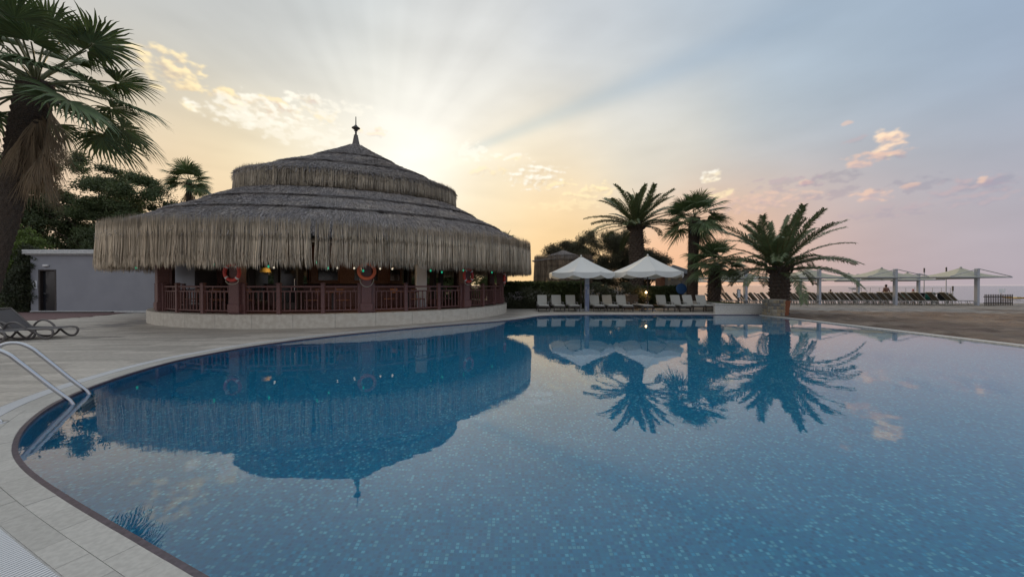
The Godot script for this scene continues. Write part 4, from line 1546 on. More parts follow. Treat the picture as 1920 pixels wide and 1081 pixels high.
	part(t, "lamp_cap", m.done(M.frame_dark))
	var li := OmniLight3D.new()
	li.name = "lamp_light"
	li.light_color = Color(1.0, 0.75, 0.42)
	li.light_energy = 0.25
	li.light_size = 0.07
	li.omni_range = 12.0
	li.omni_attenuation = 2.0
	li.shadow_enabled = true
	t.add_child(li)
	li.position = Vector3(0, 1.06, 0)
	# blue disc
	t = thing("blue_disc", "round blue disc on a short post behind the loungers", "sign", at(11.35, 25.0))
	m = MB.new()
	m.tube([Vector3(0, 0, -0.03), Vector3(0, 1.2, -0.03)], 0.03, 8)
	part(t, "post", m.done(M.frame_dark))
	m = MB.new()
	var face := []
	for q in [[0.36, -0.02], [0.36, 0.015], [0.345, 0.03], [0.18, 0.032], [0.004, 0.033]]:
		var ringp := PackedVector3Array()
		for k in 28:
			ringp.append(Vector3(q[0] * cos(TAU * k / 28.0), 1.28 + q[0] * sin(TAU * k / 28.0), q[1]))
		face.append(ringp)
	m.grid(face, true)
	part(t, "disc", m.done(M.blue_plastic))

func make_kiosk() -> void:
	var t := thing("stone_kiosk", "small stone and timber kiosk with dark roof behind the fan palm", "kiosk", at(12.2, 27.0, ground_y(12.2, 27.0) - 0.03))
	var m := MB.new()
	m.box(Vector3(0, 1.2, -1.2), Vector3(1.8, 2.4, 2.4))
	part(t, "wall", m.done(M.mortar))
	for r in 9:
		var x := -0.92
		while x < 0.45:
			var w := minf(rr(0.2, 0.42), 0.5 - x)
			m = MB.new()
			m.box(Vector3(x + w / 2, 0.13 + r * 0.265, 0.02), Vector3(w - 0.025, 0.24, 0.08), Basis(Vector3.BACK, rr(-0.03, 0.03)), 0.03)
			part(t, "stone", m.done(M["stone_%d" % (rng.randi() % 4)]))
			x += w
	for k in 4:
		m = MB.new()
		m.box(Vector3(0.58 + k * 0.105, 1.2, 0.03), Vector3(0.098, 2.36, 0.06), Basis.IDENTITY, 0.008)
		part(t, "board", m.done(M.slat_wood))
	m = MB.new()
	for k in 5:
		m.box(Vector3(-1.45 + k * 0.2, 1.1, -0.6), Vector3(0.19, 2.1, 0.05), Basis.IDENTITY, 0.008)
	part(t, "timber_screen", m.done(M.brown_wood))
	m = MB.new()
	var e := 1.25
	for s in [[Vector3(-e, 2.38, 0.35), Vector3(e, 2.38, 0.35)], [Vector3(e, 2.38, 0.35), Vector3(e, 2.38, -2.75)], [Vector3(e, 2.38, -2.75), Vector3(-e, 2.38, -2.75)], [Vector3(-e, 2.38, -2.75), Vector3(-e, 2.38, 0.35)]]:
		m.tri(s[0], s[1], Vector3(0, 3.1, -1.2))
		m.quad(s[0] + Vector3.DOWN * 0.12, s[1] + Vector3.DOWN * 0.12, s[1], s[0])
	m.quad(Vector3(-e, 2.26, 0.35), Vector3(-e, 2.26, -2.75), Vector3(e, 2.26, -2.75), Vector3(e, 2.26, 0.35))
	part(t, "roof", m.done(M.black_wood))
	# small thatched hut behind the hedge
	t = thing("thatched_hut", "small thatched hut behind the hedge near the umbrellas", "hut", at(4.1, 30.0, -0.03))
	var prof := [[0.0, 4.35], [0.4, 4.15], [1.2, 3.8], [2.2, 3.4]]
	m = MB.new()
	for k in 6:
		m.tube([polar(1.8, TAU * k / 6.0, 0.0), polar(1.8, TAU * k / 6.0, 3.4)], 0.09, 8)
	part(t, "post", m.done(M.black_wood))
	m = MB.new()
	m.lathe([[2.1, 3.2], [2.2, 3.35], [1.2, 3.75], [0.02, 4.3]], 36)
	part(t, "roof_lining", m.done(M.thatch_base))
	thatch_courses(t, prof, [0.02, 1.2, 2.1], 311)
	thatch_straws(t, "thatch_straw", prof, [0.02, 1.2, 2.1], 0.05, 2.25, 7000)
	fringe(t, "eave_fringe", 2.3, 3.42, 1.95, 3800, [], Color(0.15, 0.105, 0.08), at(4.1, 30.0))
	m = MB.new()
	m.lathe([[1.5, 0.0], [1.5, 1.1], [1.6, 1.1], [1.6, 1.16], [0.0, 1.16]], 24)
	part(t, "counter", m.done(M.slat_wood))

# ------------------------------------------------------------------ palms
func date_frond(length: float, e0: float, droop: float, s: int) -> ArrayMesh:
	rng.seed = s
	var m := MB.new()
	var pts := [Vector3.ZERO]
	var tang := []
	var n := 16
	var side_bend := rr(-0.7, 0.7)
	for i in n:
		var t := i / float(n)
		var e := deg_to_rad(e0 - droop * pow(t, 1.4))
		var dir := Vector3(cos(e), sin(e), side_bend * t * t * 0.5).normalized()
		tang.append(dir)
		pts.append(pts[-1] + dir * length / n)
	tang.append(tang[-1])
	var rad := []
	for i in n + 1: rad.append(lerpf(0.035, 0.006, i / float(n)))
	m.col = Color(0.11, 0.10, 0.04)
	m.tube(pts, rad, 5, false)
	var pairs := 84
	for k in pairs:
		var t := 0.14 + 0.85 * k / pairs
		var f := t * n
		var i := mini(int(f), n - 1)
		var p: Vector3 = pts[i].lerp(pts[i + 1], f - i)
		var tg: Vector3 = tang[i]
		var sd := tg.cross(Vector3.UP).normalized()
		var up := sd.cross(tg)
		var ll := length * 0.12 * (0.35 + 0.65 * sin(PI * clampf(0.12 + t * 0.80, 0, 1))) 
		for s2 in [-1.0, 1.0]:
			var dir: Vector3 = (tg * rr(0.65, 0.95) + sd * s2 * rr(0.75, 1.0) + up * rr(0.1, 0.45)).normalized()
			var l := ll * rr(0.85, 1.15)
			var q1: Vector3 = p + dir * l * 0.55
			var q2: Vector3 = p + dir * l + Vector3.DOWN * l * rr(0.12, 0.35)
			var wv := up.cross(dir).normalized() * 0.023
			m.col = Color(0.105, 0.135, 0.062) * rr(0.7, 1.3)
			m.tri(p - wv * 0.5, p + wv * 0.5, q1 + wv)
			m.tri(p - wv * 0.5, q1 + wv, q1 - wv)
			m.tri(q1 - wv, q1 + wv, q2)
	return m.done(M.frond)

func fan_frond(stalk: float, radius: float, e0: float, droop: float, s: int, dead := false) -> ArrayMesh:
	rng.seed = s
	var m := MB.new()
	var pts := [Vector3.ZERO]
	var e := deg_to_rad(e0)
	for i in 6:
		e = deg_to_rad(e0 - droop * 0.5 * i / 6.0)
		pts.append(pts[-1] + Vector3(cos(e), sin(e), 0) * stalk / 6.0)
	m.col = Color(0.12, 0.08, 0.045) if dead else Color(0.10, 0.11, 0.045)
	m.tube(pts, [0.028, 0.024, 0.022, 0.02, 0.018, 0.016, 0.014], 5, false)
	var hub: Vector3 = pts[-1]
	var dir := Vector3(cos(e), sin(e), 0)
	var side := Vector3(0, 0, 1)
	var up := side.cross(dir) * -1.0
	if up.y < 0: up = -up
	var segs := 38
	var spread := deg_to_rad(26.0 if dead else 118.0)
	for k in segs:
		var ph := lerpf(-spread, spread, (k + 0.5) / segs)
		var half := spread / segs
		var sd := dir * cos(ph) + side * sin(ph) + up * (0.22 * (1.0 - cos(ph * 0.7)))
		var tg := -dir * sin(ph) + side * cos(ph)
		var len := radius * (0.72 + 0.28 * cos(ph * 0.75)) * rr(0.9, 1.08)
		var dr := droop / 60.0 * rr(0.6, 1.5)
		var base := Color(0.24, 0.175, 0.11) if dead else Color(0.098, 0.142, 0.060)
		m.col = base * rr(0.65, 1.3)
		var last := []
		for i in 6:
			var f: float = [0.05, 0.3, 0.55, 0.72, 0.88, 1.0][i]
			var w: float = minf(f, 0.56) * radius * half * [1.0, 1.0, 0.98, 0.62, 0.34, 0.06][i]
			var c := hub + sd * len * f
			c.y -= len * dr * pow(maxf(f - 0.45, 0.0), 2.0) * 0.95
			if f > 0.5: c += tg * rr(-0.02, 0.02) * radius
			var fold := up * w * 0.35
			var cur := [c - tg * w - fold, c + up * w * 0.25, c + tg * w - fold]
			if i > 0:
				m.quad(last[0], last[1], cur[1], cur[0])
				m.quad(last[1], last[2], cur[2], cur[1])
			last = cur
	return m.done(M.dead_frond if dead else M.frond)

func palm_trunk(pts: Array, radii: Array, bumps: float, rows_per_m: float, s: int) -> ArrayMesh:
	# a trunk ringed with the stubs of old leaf stalks
	var m := MB.new()
	var c := Curve3D.new()
	for i in pts.size():
		var tg: Vector3 = (pts[mini(i + 1, pts.size() - 1)] - pts[maxi(i - 1, 0)]) / 6.0
		c.add_point(pts[i], -tg, tg)
	var length := c.get_baked_length()
	var nz := noise(s, 3.0, 3)
	var rows := []
	var n := int(length * 26.0)
	for i in n + 1:
		var t := i / float(n)
		var o := c.sample_baked(length * t, true)
		var rf := t * (radii.size() - 1)
		var ri := mini(int(rf), radii.size() - 2)
		var r0: float = lerpf(radii[ri], radii[ri + 1], rf - ri)
		var ringp := PackedVector3Array()
		for k in 56:
			var a := TAU * k / 56.0
			var v := length * t * rows_per_m
			var row := floorf(v)
			var u := a / TAU * 11.0 + fmod(row, 2.0) * 0.5
			var du := absf(fposmod(u, 1.0) - 0.5) * 2.0
			var fv := v - row
			var stub := clampf((1.0 - du * 1.15) * 1.6, 0.0, 1.0) * pow(fv, 0.7) * (1.0 if fv < 0.86 else 0.25)
			var r := r0 * (1.0 + bumps * (stub - 0.35) + 0.05 * nz.get_noise_3d(cos(a), sin(a), v))
			ringp.append(o + Vector3(cos(a) * r, 0, -sin(a) * r))
		rows.append(ringp)
	m.grid(rows, true)
	return m.done(M.palm_bark)

func date_palm(label: String, pos: Vector3, height: float, length: float, r: float, count: int, s: int, low: float, group: String, arch: float) -> void:
	var t := thing("date_palm", label, "palm tree", pos, 0.0, group)
	part(t, "trunk", palm_trunk([Vector3(0, -0.05, 0), Vector3(0.03, height * 0.5, 0), Vector3(0, height, 0)], [r * 0.92, r * 0.95, r * 1.08, r * 0.8], 0.26, 5.5, s))
	var meshes := []
	var es := [84.0, 70.0, 56.0, 42.0, 28.0, 14.0, 0.0, -14.0, -28.0]
	for i in es.size():
		for q in 2:
			meshes.append(date_frond(length * (1.0 if i > 1 else 0.85), es[i], 22.0 + arch * (1.0 - absf(es[i]) / 90.0) if es[i] > -5 else 32.0, s * 31 + i * 7 + q))
	rng.seed = s
	for k in count:
		var age := (k + 0.5) / count
		var want := 86.0 - (86.0 - low) * pow(age, 0.92) + rr(-6, 6)
		var i := clampi(int(round((84.0 - want) / 14.0)), 0, es.size() - 1)
		var f := part(t, "frond", meshes[i * 2 + k % 2], Vector3(0, height - 0.1 - age * 0.25, 0), k * 2.39996 + rr(-0.2, 0.2))
		f.rotate_object_local(Vector3.RIGHT, rr(-0.35, 0.35))
		f.scale = Vector3.ONE * rr(0.8, 1.1)
	var m := MB.new()
	for k in 34:
		var a := k * 2.39996
		var h := height - 0.15 - 0.35 * rng.randf()
		m.tube([Vector3(cos(a) * r * 0.7, h, sin(a) * r * 0.7), Vector3(cos(a) * r * 1.15, h + 0.10, sin(a) * r * 1.15), Vector3(cos(a) * r * 1.45, h + 0.32, sin(a) * r * 1.45)], [0.05, 0.04, 0.02], 5)
	part(t, "stalk_stub", m.done(M.palm_bark))

func fan_palm(called: String, label: String, pos: Vector3, top: Vector3, radii: Array, stalk: float, blade: float, count: int, low: float, s: int, dead_count := 0, group := "", bumps := 0.16) -> void:
	var t := thing(called, label, "palm tree", pos, 0.0, group)
	part(t, "trunk", palm_trunk([Vector3(0, -0.05, 0), top * 0.5 + Vector3(top.x * 0.06, 0, 0), top], radii, bumps, 7.0, s))
	var meshes := []
	var es := [80.0, 58.0, 36.0, 14.0, -8.0, -30.0, -52.0]
	for i in es.size():
		for q in 2:
			meshes.append(fan_frond(stalk * (0.85 if i == 0 else 1.0), blade, es[i], 34.0 + 20.0 * (1.0 - absf(es[i]) / 90.0), s * 17 + i * 5 + q))
	rng.seed = s + 5
	for k in count:
		var age := (k + 0.5) / count
		var want := 84.0 - (84.0 - low) * pow(age, 0.9) + rr(-7, 7)
		var i := clampi(int(round((80.0 - want) / 22.0)), 0, es.size() - 1)
		var f := part(t, "frond", meshes[i * 2 + k % 2], top + Vector3(0, 0.05 - age * 0.3, 0), k * 2.39996 + rr(-0.25, 0.25))
		f.rotate_object_local(Vector3.RIGHT, rr(-0.35, 0.35))
		f.scale = Vector3.ONE * rr(0.85, 1.1)
	if dead_count:
		var dm := [fan_frond(0.5, blade * 1.0, -55.0, 40.0, s + 900, true), fan_frond(0.45, blade * 1.1, -72.0, 24.0, s + 901, true), fan_frond(0.4, blade * 1.25, -82.0, 10.0, s + 902, true)]
		rng.seed = s + 7
		for k in dead_count:
			var f := part(t, "dead_frond", dm[k % 3], top + Vector3(0, -0.1 - 0.27 * top.y * pow(rng.randf(), 1.2), 0), k * 2.39996 + rr(-0.3, 0.3))
			f.scale = Vector3.ONE * rr(0.8, 1.15)

func make_palms() -> void:
	date_palm("tall date palm rising behind the white umbrellas", at(9.05, 27.2, -0.03), 6.0, 3.6, 0.50, 54, 401, 4.0, "", 30.0)
	fan_palm("fan_palm", "tall fan palm with a bare trunk beside the stone kiosk", at(12.05, 25.0, -0.02), Vector3(0.15, 6.05, 0), [0.36, 0.33, 0.32, 0.36], 1.15, 1.25, 32, -26.0, 402, 5)
	fan_palm("fan_palm", "short fan palm with a shaggy trunk on the raised lawn", at(12.75, 23.6, 0.35), Vector3(0.1, 2.55, 0), [0.36, 0.38, 0.36, 0.34], 1.0, 1.1, 26, -20.0, 403, 4, "", 0.32)
	date_palm("broad low date palm rooted behind the stone planter", at(14.1, 19.7, -0.03), 2.55, 4.0, 0.45, 50, 404, 6.0, "", 56.0)
	fan_palm("fan_palm", "large fan palm with a skirt of dead leaves above the deck", at(-11.75, 8.1, -0.03), Vector3(1.35, 5.98, -0.1), [0.13, 0.14, 0.15, 0.20, 0.27, 0.27], 1.3, 0.88, 42, -20.0, 405, 24, "", 0.2)
	fan_palm("fan_palm", "distant fan palm rising above the pavilion roof beside the tree", at(-30.4, 35.2, -0.03), Vector3(0, 11.3, 0), [0.3, 0.25, 0.22, 0.22], 1.1, 1.4, 22, -20.0, 406, 4)
	fan_palm("fan_palm", "far fan palm whose leaf tips show over the pavilion eave", at(-0.75, 42.0, -0.03), Vector3(0, 6.3, 0), [0.3, 0.25, 0.22, 0.22], 0.9, 0.95, 18, -20.0, 407, 0)

# ------------------------------------------------------------------ trees, hedges, shrubs
func leaf_spray(n: int, size: float, wide: float, s: int) -> ArrayMesh:
	rng.seed = s
	var m := MB.new()
	for k in n:
		var o := Vector3(rr(-1, 1), rr(-1, 1), rr(-1, 1)) * size * 0.9
		var dir := Vector3(rr(-1, 1), rr(-0.7, 0.6), rr(-1, 1)).normalized()
		var sd := dir.cross(Vector3(rr(-1, 1), rr(-1, 1), rr(-1, 1))).normalized() * size * wide
		var up := sd.cross(dir).normalized() * size * 0.08
		var tip := o + dir * size
		var mid := o + dir * size * 0.45
		m.tri(o, mid + sd + up, tip)
		m.tri(o, tip, mid - sd + up)
	return m.done(M.leaf)

func crown(parent: Node, called: String, blobs: Array, count: int, mesh: Mesh, base: Color, scale: Vector2, clump: float, floor_y := 0.0) -> void:
	# blobs: [centre, radii, clumps]; leaves gather in clumps spread through each blob, denser to the outside
	var centres := []
	for b in blobs:
		for k in b[2]:
			var v := Vector3(rr(-1, 1), rr(-1, 1), rr(-1, 1))
			while v.length() > 1.0 or v.length() < 0.05: v = Vector3(rr(-1, 1), rr(-1, 1), rr(-1, 1))
			v = v.normalized() * pow(v.length(), 0.55)
			centres.append([b[0] + v * b[1], rr(0.6, 1.3) * clump, rr(0.75, 1.25)])
	var xf := []
	var cl := []
	for i in count:
		var c: Array = centres[rng.randi() % centres.size()]
		var o: Vector3 = c[0] + Vector3(rng.randfn(), rng.randfn() * 0.6, rng.randfn()) * c[1] * 0.5
		if o.y < floor_y: continue
		xf.append(Transform3D(Basis.from_euler(Vector3(rr(-0.6, 0.6), rr(0, TAU), rr(-0.6, 0.6))).scaled(Vector3.ONE * rr(scale.x, scale.y)), o))
		cl.append(base * (c[2] * rr(0.7, 1.35)) + Color(0.01, 0.005, 0, 0) * rng.randf())
	many(parent, called, mesh, xf, cl)

func limbs(parent: Node, height: float, spread: float, r: float, n: int, up: float, material := "bark") -> void:
	var m := MB.new()
	var stem := bez([Vector3(0, -0.1, 0), Vector3(0.15, height * 0.45, 0.1), Vector3(0.05, height, 0)], 12)
	var rad := []
	for i in 13: rad.append(lerpf(r, r * 0.5, i / 12.0))
	m.tube(stem, rad, 10)
	var tr := part(parent, "trunk", m.done(M[material]))
	for k in n:
		m = MB.new()
		var a := k * 2.39996 + rr(-0.3, 0.3)
		var h := height * rr(0.55, 1.0)
		var e := Vector3(cos(a) * spread * rr(0.5, 1.0), h + up * rr(0.4, 1.0), sin(a) * spread * rr(0.5, 1.0))
		var b := Vector3(0.05, h, 0)
		m.tube(bez([b, b.lerp(e, 0.45) + Vector3(rr(-0.3, 0.3), rr(0, 0.5), rr(-0.3, 0.3)), e], 8), [r * 0.45, r * 0.4, r * 0.36, r * 0.3, r * 0.26, r * 0.2, r * 0.16, r * 0.12, r * 0.06], 6)
		part(tr, "limb", m.done(M[material]))

func make_trees() -> void:
	var broad := leaf_spray(7, 0.16, 0.30, 501)
	var fine := leaf_spray(12, 0.13, 0.10, 502)
	var small := leaf_spray(8, 0.075, 0.35, 503)
	rng.seed = 510
	var green := Color(0.052, 0.076, 0.030)
	var t := thing("broadleaf_tree", "dark broadleaf tree with a wide crown behind the grey building", "tree", at(-34.4, 31.0, -0.03))
	limbs(t, 5.4, 4.2, 0.28, 16, 5.0)
	crown(t, "crown", [[Vector3(-1.5, 9.6, 0), Vector3(3.8, 2.7, 3.2), 52], [Vector3(3.0, 8.8, 0.5), Vector3(2.9, 1.7, 2.5), 36], [Vector3(-2.0, 6.4, 0), Vector3(5.0, 1.8, 2.6), 32], [Vector3(3.0, 6.4, 0), Vector3(3.6, 1.3, 2.4), 20]], 13000, broad, green * 1.2, Vector2(0.6, 1.15), 0.62)
	t = thing("broadleaf_tree", "dark leafy tree with a tall crown behind the skirted fan palm", "tree", at(-41.5, 30.0, -0.03))
	limbs(t, 4.6, 4.0, 0.3, 12, 5.0)
	crown(t, "crown", [[Vector3(0.5, 9.0, 0), Vector3(4.0, 3.2, 3.2), 66], [Vector3(-2.0, 5.8, 0), Vector3(4.0, 2.6, 2.6), 40], [Vector3(3.0, 6.2, 0), Vector3(3.4, 2.2, 2.2), 40]], 12000, broad, green, Vector2(0.7, 1.3), 0.8)
	t = thing("broadleaf_tree", "low spreading tree directly behind the grey building roof", "tree", at(-27.8, 29.6, -0.03))
	limbs(t, 3.0, 3.5, 0.18, 10, 2.4)
	crown(t, "crown", [[Vector3(0, 5.0, 0), Vector3(5.5, 1.7, 2.4), 80], [Vector3(0, 3.4, 0), Vector3(6.0, 1.4, 2.2), 50]], 12000, broad, green * 1.15, Vector2(0.6, 1.1), 0.8)
	t = thing("leafy_bush", "bright green leafy bush beside the grey building", "bush", at(-30.1, 22.6, -0.02))
	limbs(t, 2.4, 0.9, 0.06, 8, 1.4)
	crown(t, "crown", [[Vector3(0, 3.6, 0), Vector3(1.15, 1.1, 0.8), 34], [Vector3(-1.3, 2.8, 0), Vector3(1.2, 1.3, 0.8), 30]], 6500, small, Color(0.10, 0.15, 0.03), Vector2(0.8, 1.6), 0.5)
	t = thing("climbing_ivy", "dark ivy climbing the end of the grey building", "ivy", at(-27.5, 21.3, -0.02))
	limbs(t, 2.6, 0.3, 0.035, 6, 0.8)
	crown(t, "foliage", [[Vector3(0, 1.8, 0), Vector3(0.45, 1.9, 0.5), 60], [Vector3(-0.6, 1.2, -0.2), Vector3(0.7, 1.3, 0.5), 40]], 5000, small, Color(0.03, 0.042, 0.02), Vector2(0.8, 1.4), 0.4, 0.0)
	hedge("clipped green hedge at the ivy end of the grey building", at(-32.1, 22.2, -0.02), Vector3(6.3, 1.2, 1.0), 6000, small, Color(0.085, 0.11, 0.04))
	# behind the pavilion and the hedge
	t = thing("broadleaf_tree", "green garden tree seen through the pavilion", "tree", at(-4.6, 35.5, -0.03))
	limbs(t, 1.8, 2.5, 0.15, 10, 2.0)
	crown(t, "crown", [[Vector3(0, 2.4, 0), Vector3(4.0, 2.3, 1.8), 90]], 9000, broad, Color(0.07, 0.10, 0.03), Vector2(0.6, 1.1), 0.7, 0.0)
	t = thing("broadleaf_tree", "low garden tree seen through the middle of the pavilion", "tree", at(-12.5, 36.0, -0.03))
	limbs(t, 1.8, 2.5, 0.15, 10, 2.0)
	crown(t, "crown", [[Vector3(0, 2.6, 0), Vector3(6.5, 2.3, 1.8), 120]], 13000, broad, Color(0.05, 0.075, 0.025), Vector2(0.6, 1.1), 0.7, 0.0)
	t = thing("broadleaf_tree", "low garden tree behind the pavilion beside the grey building", "tree", at(-20.6, 35.0, -0.03))
	limbs(t, 1.8, 2.5, 0.15, 10, 2.0)
	crown(t, "crown", [[Vector3(0, 2.6, 0), Vector3(4.6, 2.4, 1.8), 110]], 11000, broad, Color(0.04, 0.06, 0.022), Vector2(0.6, 1.1), 0.7, 0.0)
	t = thing("tamarisk_tree", "dark feathery tamarisk behind the white umbrellas", "tree", at(8.2, 33.0, ground_y(8.2, 33)))
	limbs(t, 2.4, 2.6, 0.16, 16, 3.0)
	crown(t, "crown", [[Vector3(-0.6, 4.4, 0), Vector3(2.6, 1.9, 1.8), 60], [Vector3(1.6, 5.0, 0), Vector3(2.0, 1.6, 1.6), 40], [Vector3(0, 2.4, 0), Vector3(3.4, 1.6, 1.6), 50]], 9500, fine, Color(0.085, 0.090, 0.055), Vector2(0.8, 1.6), 0.62)
	t = thing("tamarisk_tree", "sparse feathery tamarisk leaning towards the thatched hut", "tree", at(5.0, 34.0, ground_y(5.0, 34)))
	limbs(t, 2.4, 2.4, 0.12, 14, 2.6)
	crown(t, "crown", [[Vector3(0, 4.0, 0), Vector3(1.9, 1.5, 1.5), 40], [Vector3(1.2, 2.8, 0), Vector3(2.0, 1.5, 1.5), 36]], 7000, fine, Color(0.075, 0.072, 0.045), Vector2(0.8, 1.7), 0.6)
	t = thing("tamarisk_tree", "low feathery tamarisk between the date palm and the kiosk", "tree", at(12.2, 33.5, ground_y(12.2, 33.5)))
	limbs(t, 2.0, 1.8, 0.12, 12, 2.0)
	crown(t, "crown", [[Vector3(-0.4, 3.2, 0), Vector3(1.9, 1.6, 1.4), 46]], 6500, fine, Color(0.065, 0.068, 0.042), Vector2(0.8, 1.6), 0.6)
	hedge("clipped green hedge behind the loungers near the pavilion", at(2.1, 25.4, -0.02), Vector3(5.6, 1.66, 1.0), 9000, small, Color(0.060, 0.080, 0.024))
	hedge("short dark hedge beside the round blue disc", at(10.3, 25.9, -0.02), Vector3(2.6, 1.36, 0.8), 4000, small, Color(0.035, 0.055, 0.020))
	shrub("grey leafed flowering shrub in front of the clipped hedge", at(0.9, 24.45, -0.02), Vector3(1.7, 0.62, 0.4), 2600, 420)
	shrub("white flowering shrub behind the loungers past the shower post", at(5.6, 24.6, -0.02), Vector3(1.1, 0.80, 0.5), 3000, 360)
	shrub("white flowering shrub behind the slat screen and lamp", at(7.6, 24.7, -0.02), Vector3(1.3, 0.78, 0.5), 3000, 330)

func hedge(label: String, pos: Vector3, size: Vector3, count: int, mesh: Mesh, base: Color) -> void:
	var t := thing("hedge", label, "hedge", pos)
	var m := MB.new()
	m.box(Vector3(0, size.y * 0.46, 0), Vector3(size.x - 0.16, size.y * 0.92, size.z - 0.16), Basis.IDENTITY, 0.05)
	part(t, "woody_core", m.done(M.earth))
	var xf := []
	var cl := []
	for i in count:
		var o := Vector3(rr(-0.5, 0.5) * size.x, rr(0, 1) * size.y, rr(-0.5, 0.5) * size.z)
		match rng.randi() % 5:
			0, 1: o.z = size.z * 0.5
			2, 3: o.y = size.y
			4: o.x = size.x * (0.5 if rng.randf() < 0.5 else -0.5)
		o += Vector3(rng.randfn(), rng.randfn(), rng.randfn()) * 0.045
		xf.append(Transform3D(Basis.from_euler(Vector3(rr(-1, 1), rr(0, TAU), rr(-1, 1))).scaled(Vector3.ONE * rr(0.8, 1.5)), o))
		cl.append(base * rr(0.55, 1.5))
	many(t, "foliage", mesh, xf, cl)

func shrub(label: String, pos: Vector3, rad: Vector3, count: int, flowers: int) -> void:
	var t := thing("flowering_shrub", label, "shrub", pos)
	var m := MB.new()
	for k in 14:
		var a := k * 2.4
		m.tube([Vector3(cos(a) * rad.x * 0.5, 0, sin(a) * 0.1), Vector3(cos(a) * rad.x * 0.8, rad.y * 1.3, sin(a) * rad.z * 0.6)], [0.02, 0.008], 5)
	part(t, "stem", m.done(M.bark))
	crown(t, "foliage", [[Vector3(0, rad.y * 0.95, 0), rad, 50]], count, leaf_spray(8, 0.09, 0.16, 506), Color(0.065, 0.075, 0.040), Vector2(0.8, 1.5), 0.35, 0.02)
	m = MB.new()
	for k in 5:
		var a := TAU * k / 5.0
		var d := Vector3(cos(a), 0.25, sin(a)) * 0.034
		var s := Vector3(-sin(a), 0, cos(a)) * 0.018
		m.tri(Vector3.ZERO, d - s, d + s)
		m.tri(d - s, d * 1.35, d + s)
	var xf := []
	var cl := []
	for i in flowers:
		var v := Vector3(rng.randfn(), absf(rng.randfn()) * 0.9, absf(rng.randfn())).normalized()
		var o := Vector3(rr(-1, 1) * rad.x * 0.95, rad.y * 0.9 + v.y * rad.y * 0.95, v.z * rad.z)
		o.y -= 0.5 * rad.y * pow(o.x / rad.x, 2.0)
		xf.append(Transform3D(Basis.from_euler(Vector3(rr(-0.4, 1.4), rr(0, TAU), rr(-0.5, 0.5))).scaled(Vector3.ONE * rr(0.7, 1.3)), o))
		cl.append(Color(0.55, 0.52, 0.53) * rr(0.6, 1.1))
	many(t, "blossom", m.done(M.leaf), xf, cl)

# ------------------------------------------------------------------ beach
func make_canopies() -> void:
	var t := thing("shade_canopy", "", "canopy", Vector3.ZERO, 0.0, "pale shade canopies over the beach loungers")
	var m := MB.new()
	m.box(Vector3(0, 1.4, 0), Vector3(0.22, 2.9, 0.22), Basis.IDENTITY, 0.02)
	part(t, "post", m.done(M.post_white))
	var h := 2.8
	var corners := [Vector3(-h, 2.18, 0.25), Vector3(h, 2.18, 0.25), Vector3(h, 2.18, -2.5), Vector3(-h, 2.18, -2.5)]
	var peak := Vector3(-0.15, 2.9, -0.85)
	for k in 4:
		var c0: Vector3 = corners[k]
		var c1: Vector3 = corners[(k + 1) % 4]
		m = MB.new()
		m.bar(c0, c1, 0.07, 0.07, 0.01)
		part(t, "frame_bar", m.done(M.post_white))
		m = MB.new()
		var rows := []
		for i in 9:
			var f := i / 8.0
			var line := PackedVector3Array()
			for j in 9:
				var q: Vector3 = peak.lerp(c0.lerp(c1, j / 8.0), f)
				q.y -= 0.16 * sin(PI * f) - 0.05
				line.append(q)
			rows.append(line)
		m.grid(rows, false, false)
		part(t, "canvas_panel", m.done(M.sail))
	m = MB.new()
	m.lathe([[0.08, 2.9], [0.08, 2.95], [0.04, 3.0], [0.0, 3.0]], 10, Vector3(-0.15, 0.02, -0.85))
	part(t, "peak_cap", m.done(M.frame_grey))
	for s in [-1, 1]:
		m = MB.new()
		m.tube([Vector3(0, 2.82, 0.1), Vector3(s * h * 0.97, 2.24, 0.25)], 0.03, 6)
		part(t, "stay", m.done(M.frame_grey))
	m = MB.new()
	m.bar(Vector3(0, 2.1, 0), Vector3(0, 2.1, -2.5), 0.08, 0.10)
	part(t, "arm", m.done(M.post_white))
	var spots := [[35.4, 28.4, "pale shade canopy nearest the picket fence on the beach"], [30.0, 29.2, "pale shade canopy in the front row, second from the picket fence"], [24.7, 30.0, "pale shade canopy directly behind the broad low date palm"], [19.3, 30.8, "pale shade canopy behind the short fan palm"], [13.9, 31.6, "pale shade canopy beyond the stone kiosk"],
		[41.4, 38.0, ""], [36.0, 38.8, ""], [30.6, 39.6, ""], [25.2, 40.4, ""], [19.8, 41.2, ""]]
	for i in spots.size():
		var q: Array = spots[i]
		var p := at(q[0], q[1], ground_y(q[0], q[1]) - 0.05 + (0.0 if i < 5 else 0.28))
		var lb: String = q[2] if q[2] else "pale shade canopy in the row nearer the sea"
		if i == 0:
			t.position = p
			t.rotation.y = 0.12
			t.set_meta("label", lb)
		else:
			copy(t, "shade_canopy", p, 0.12, lb)

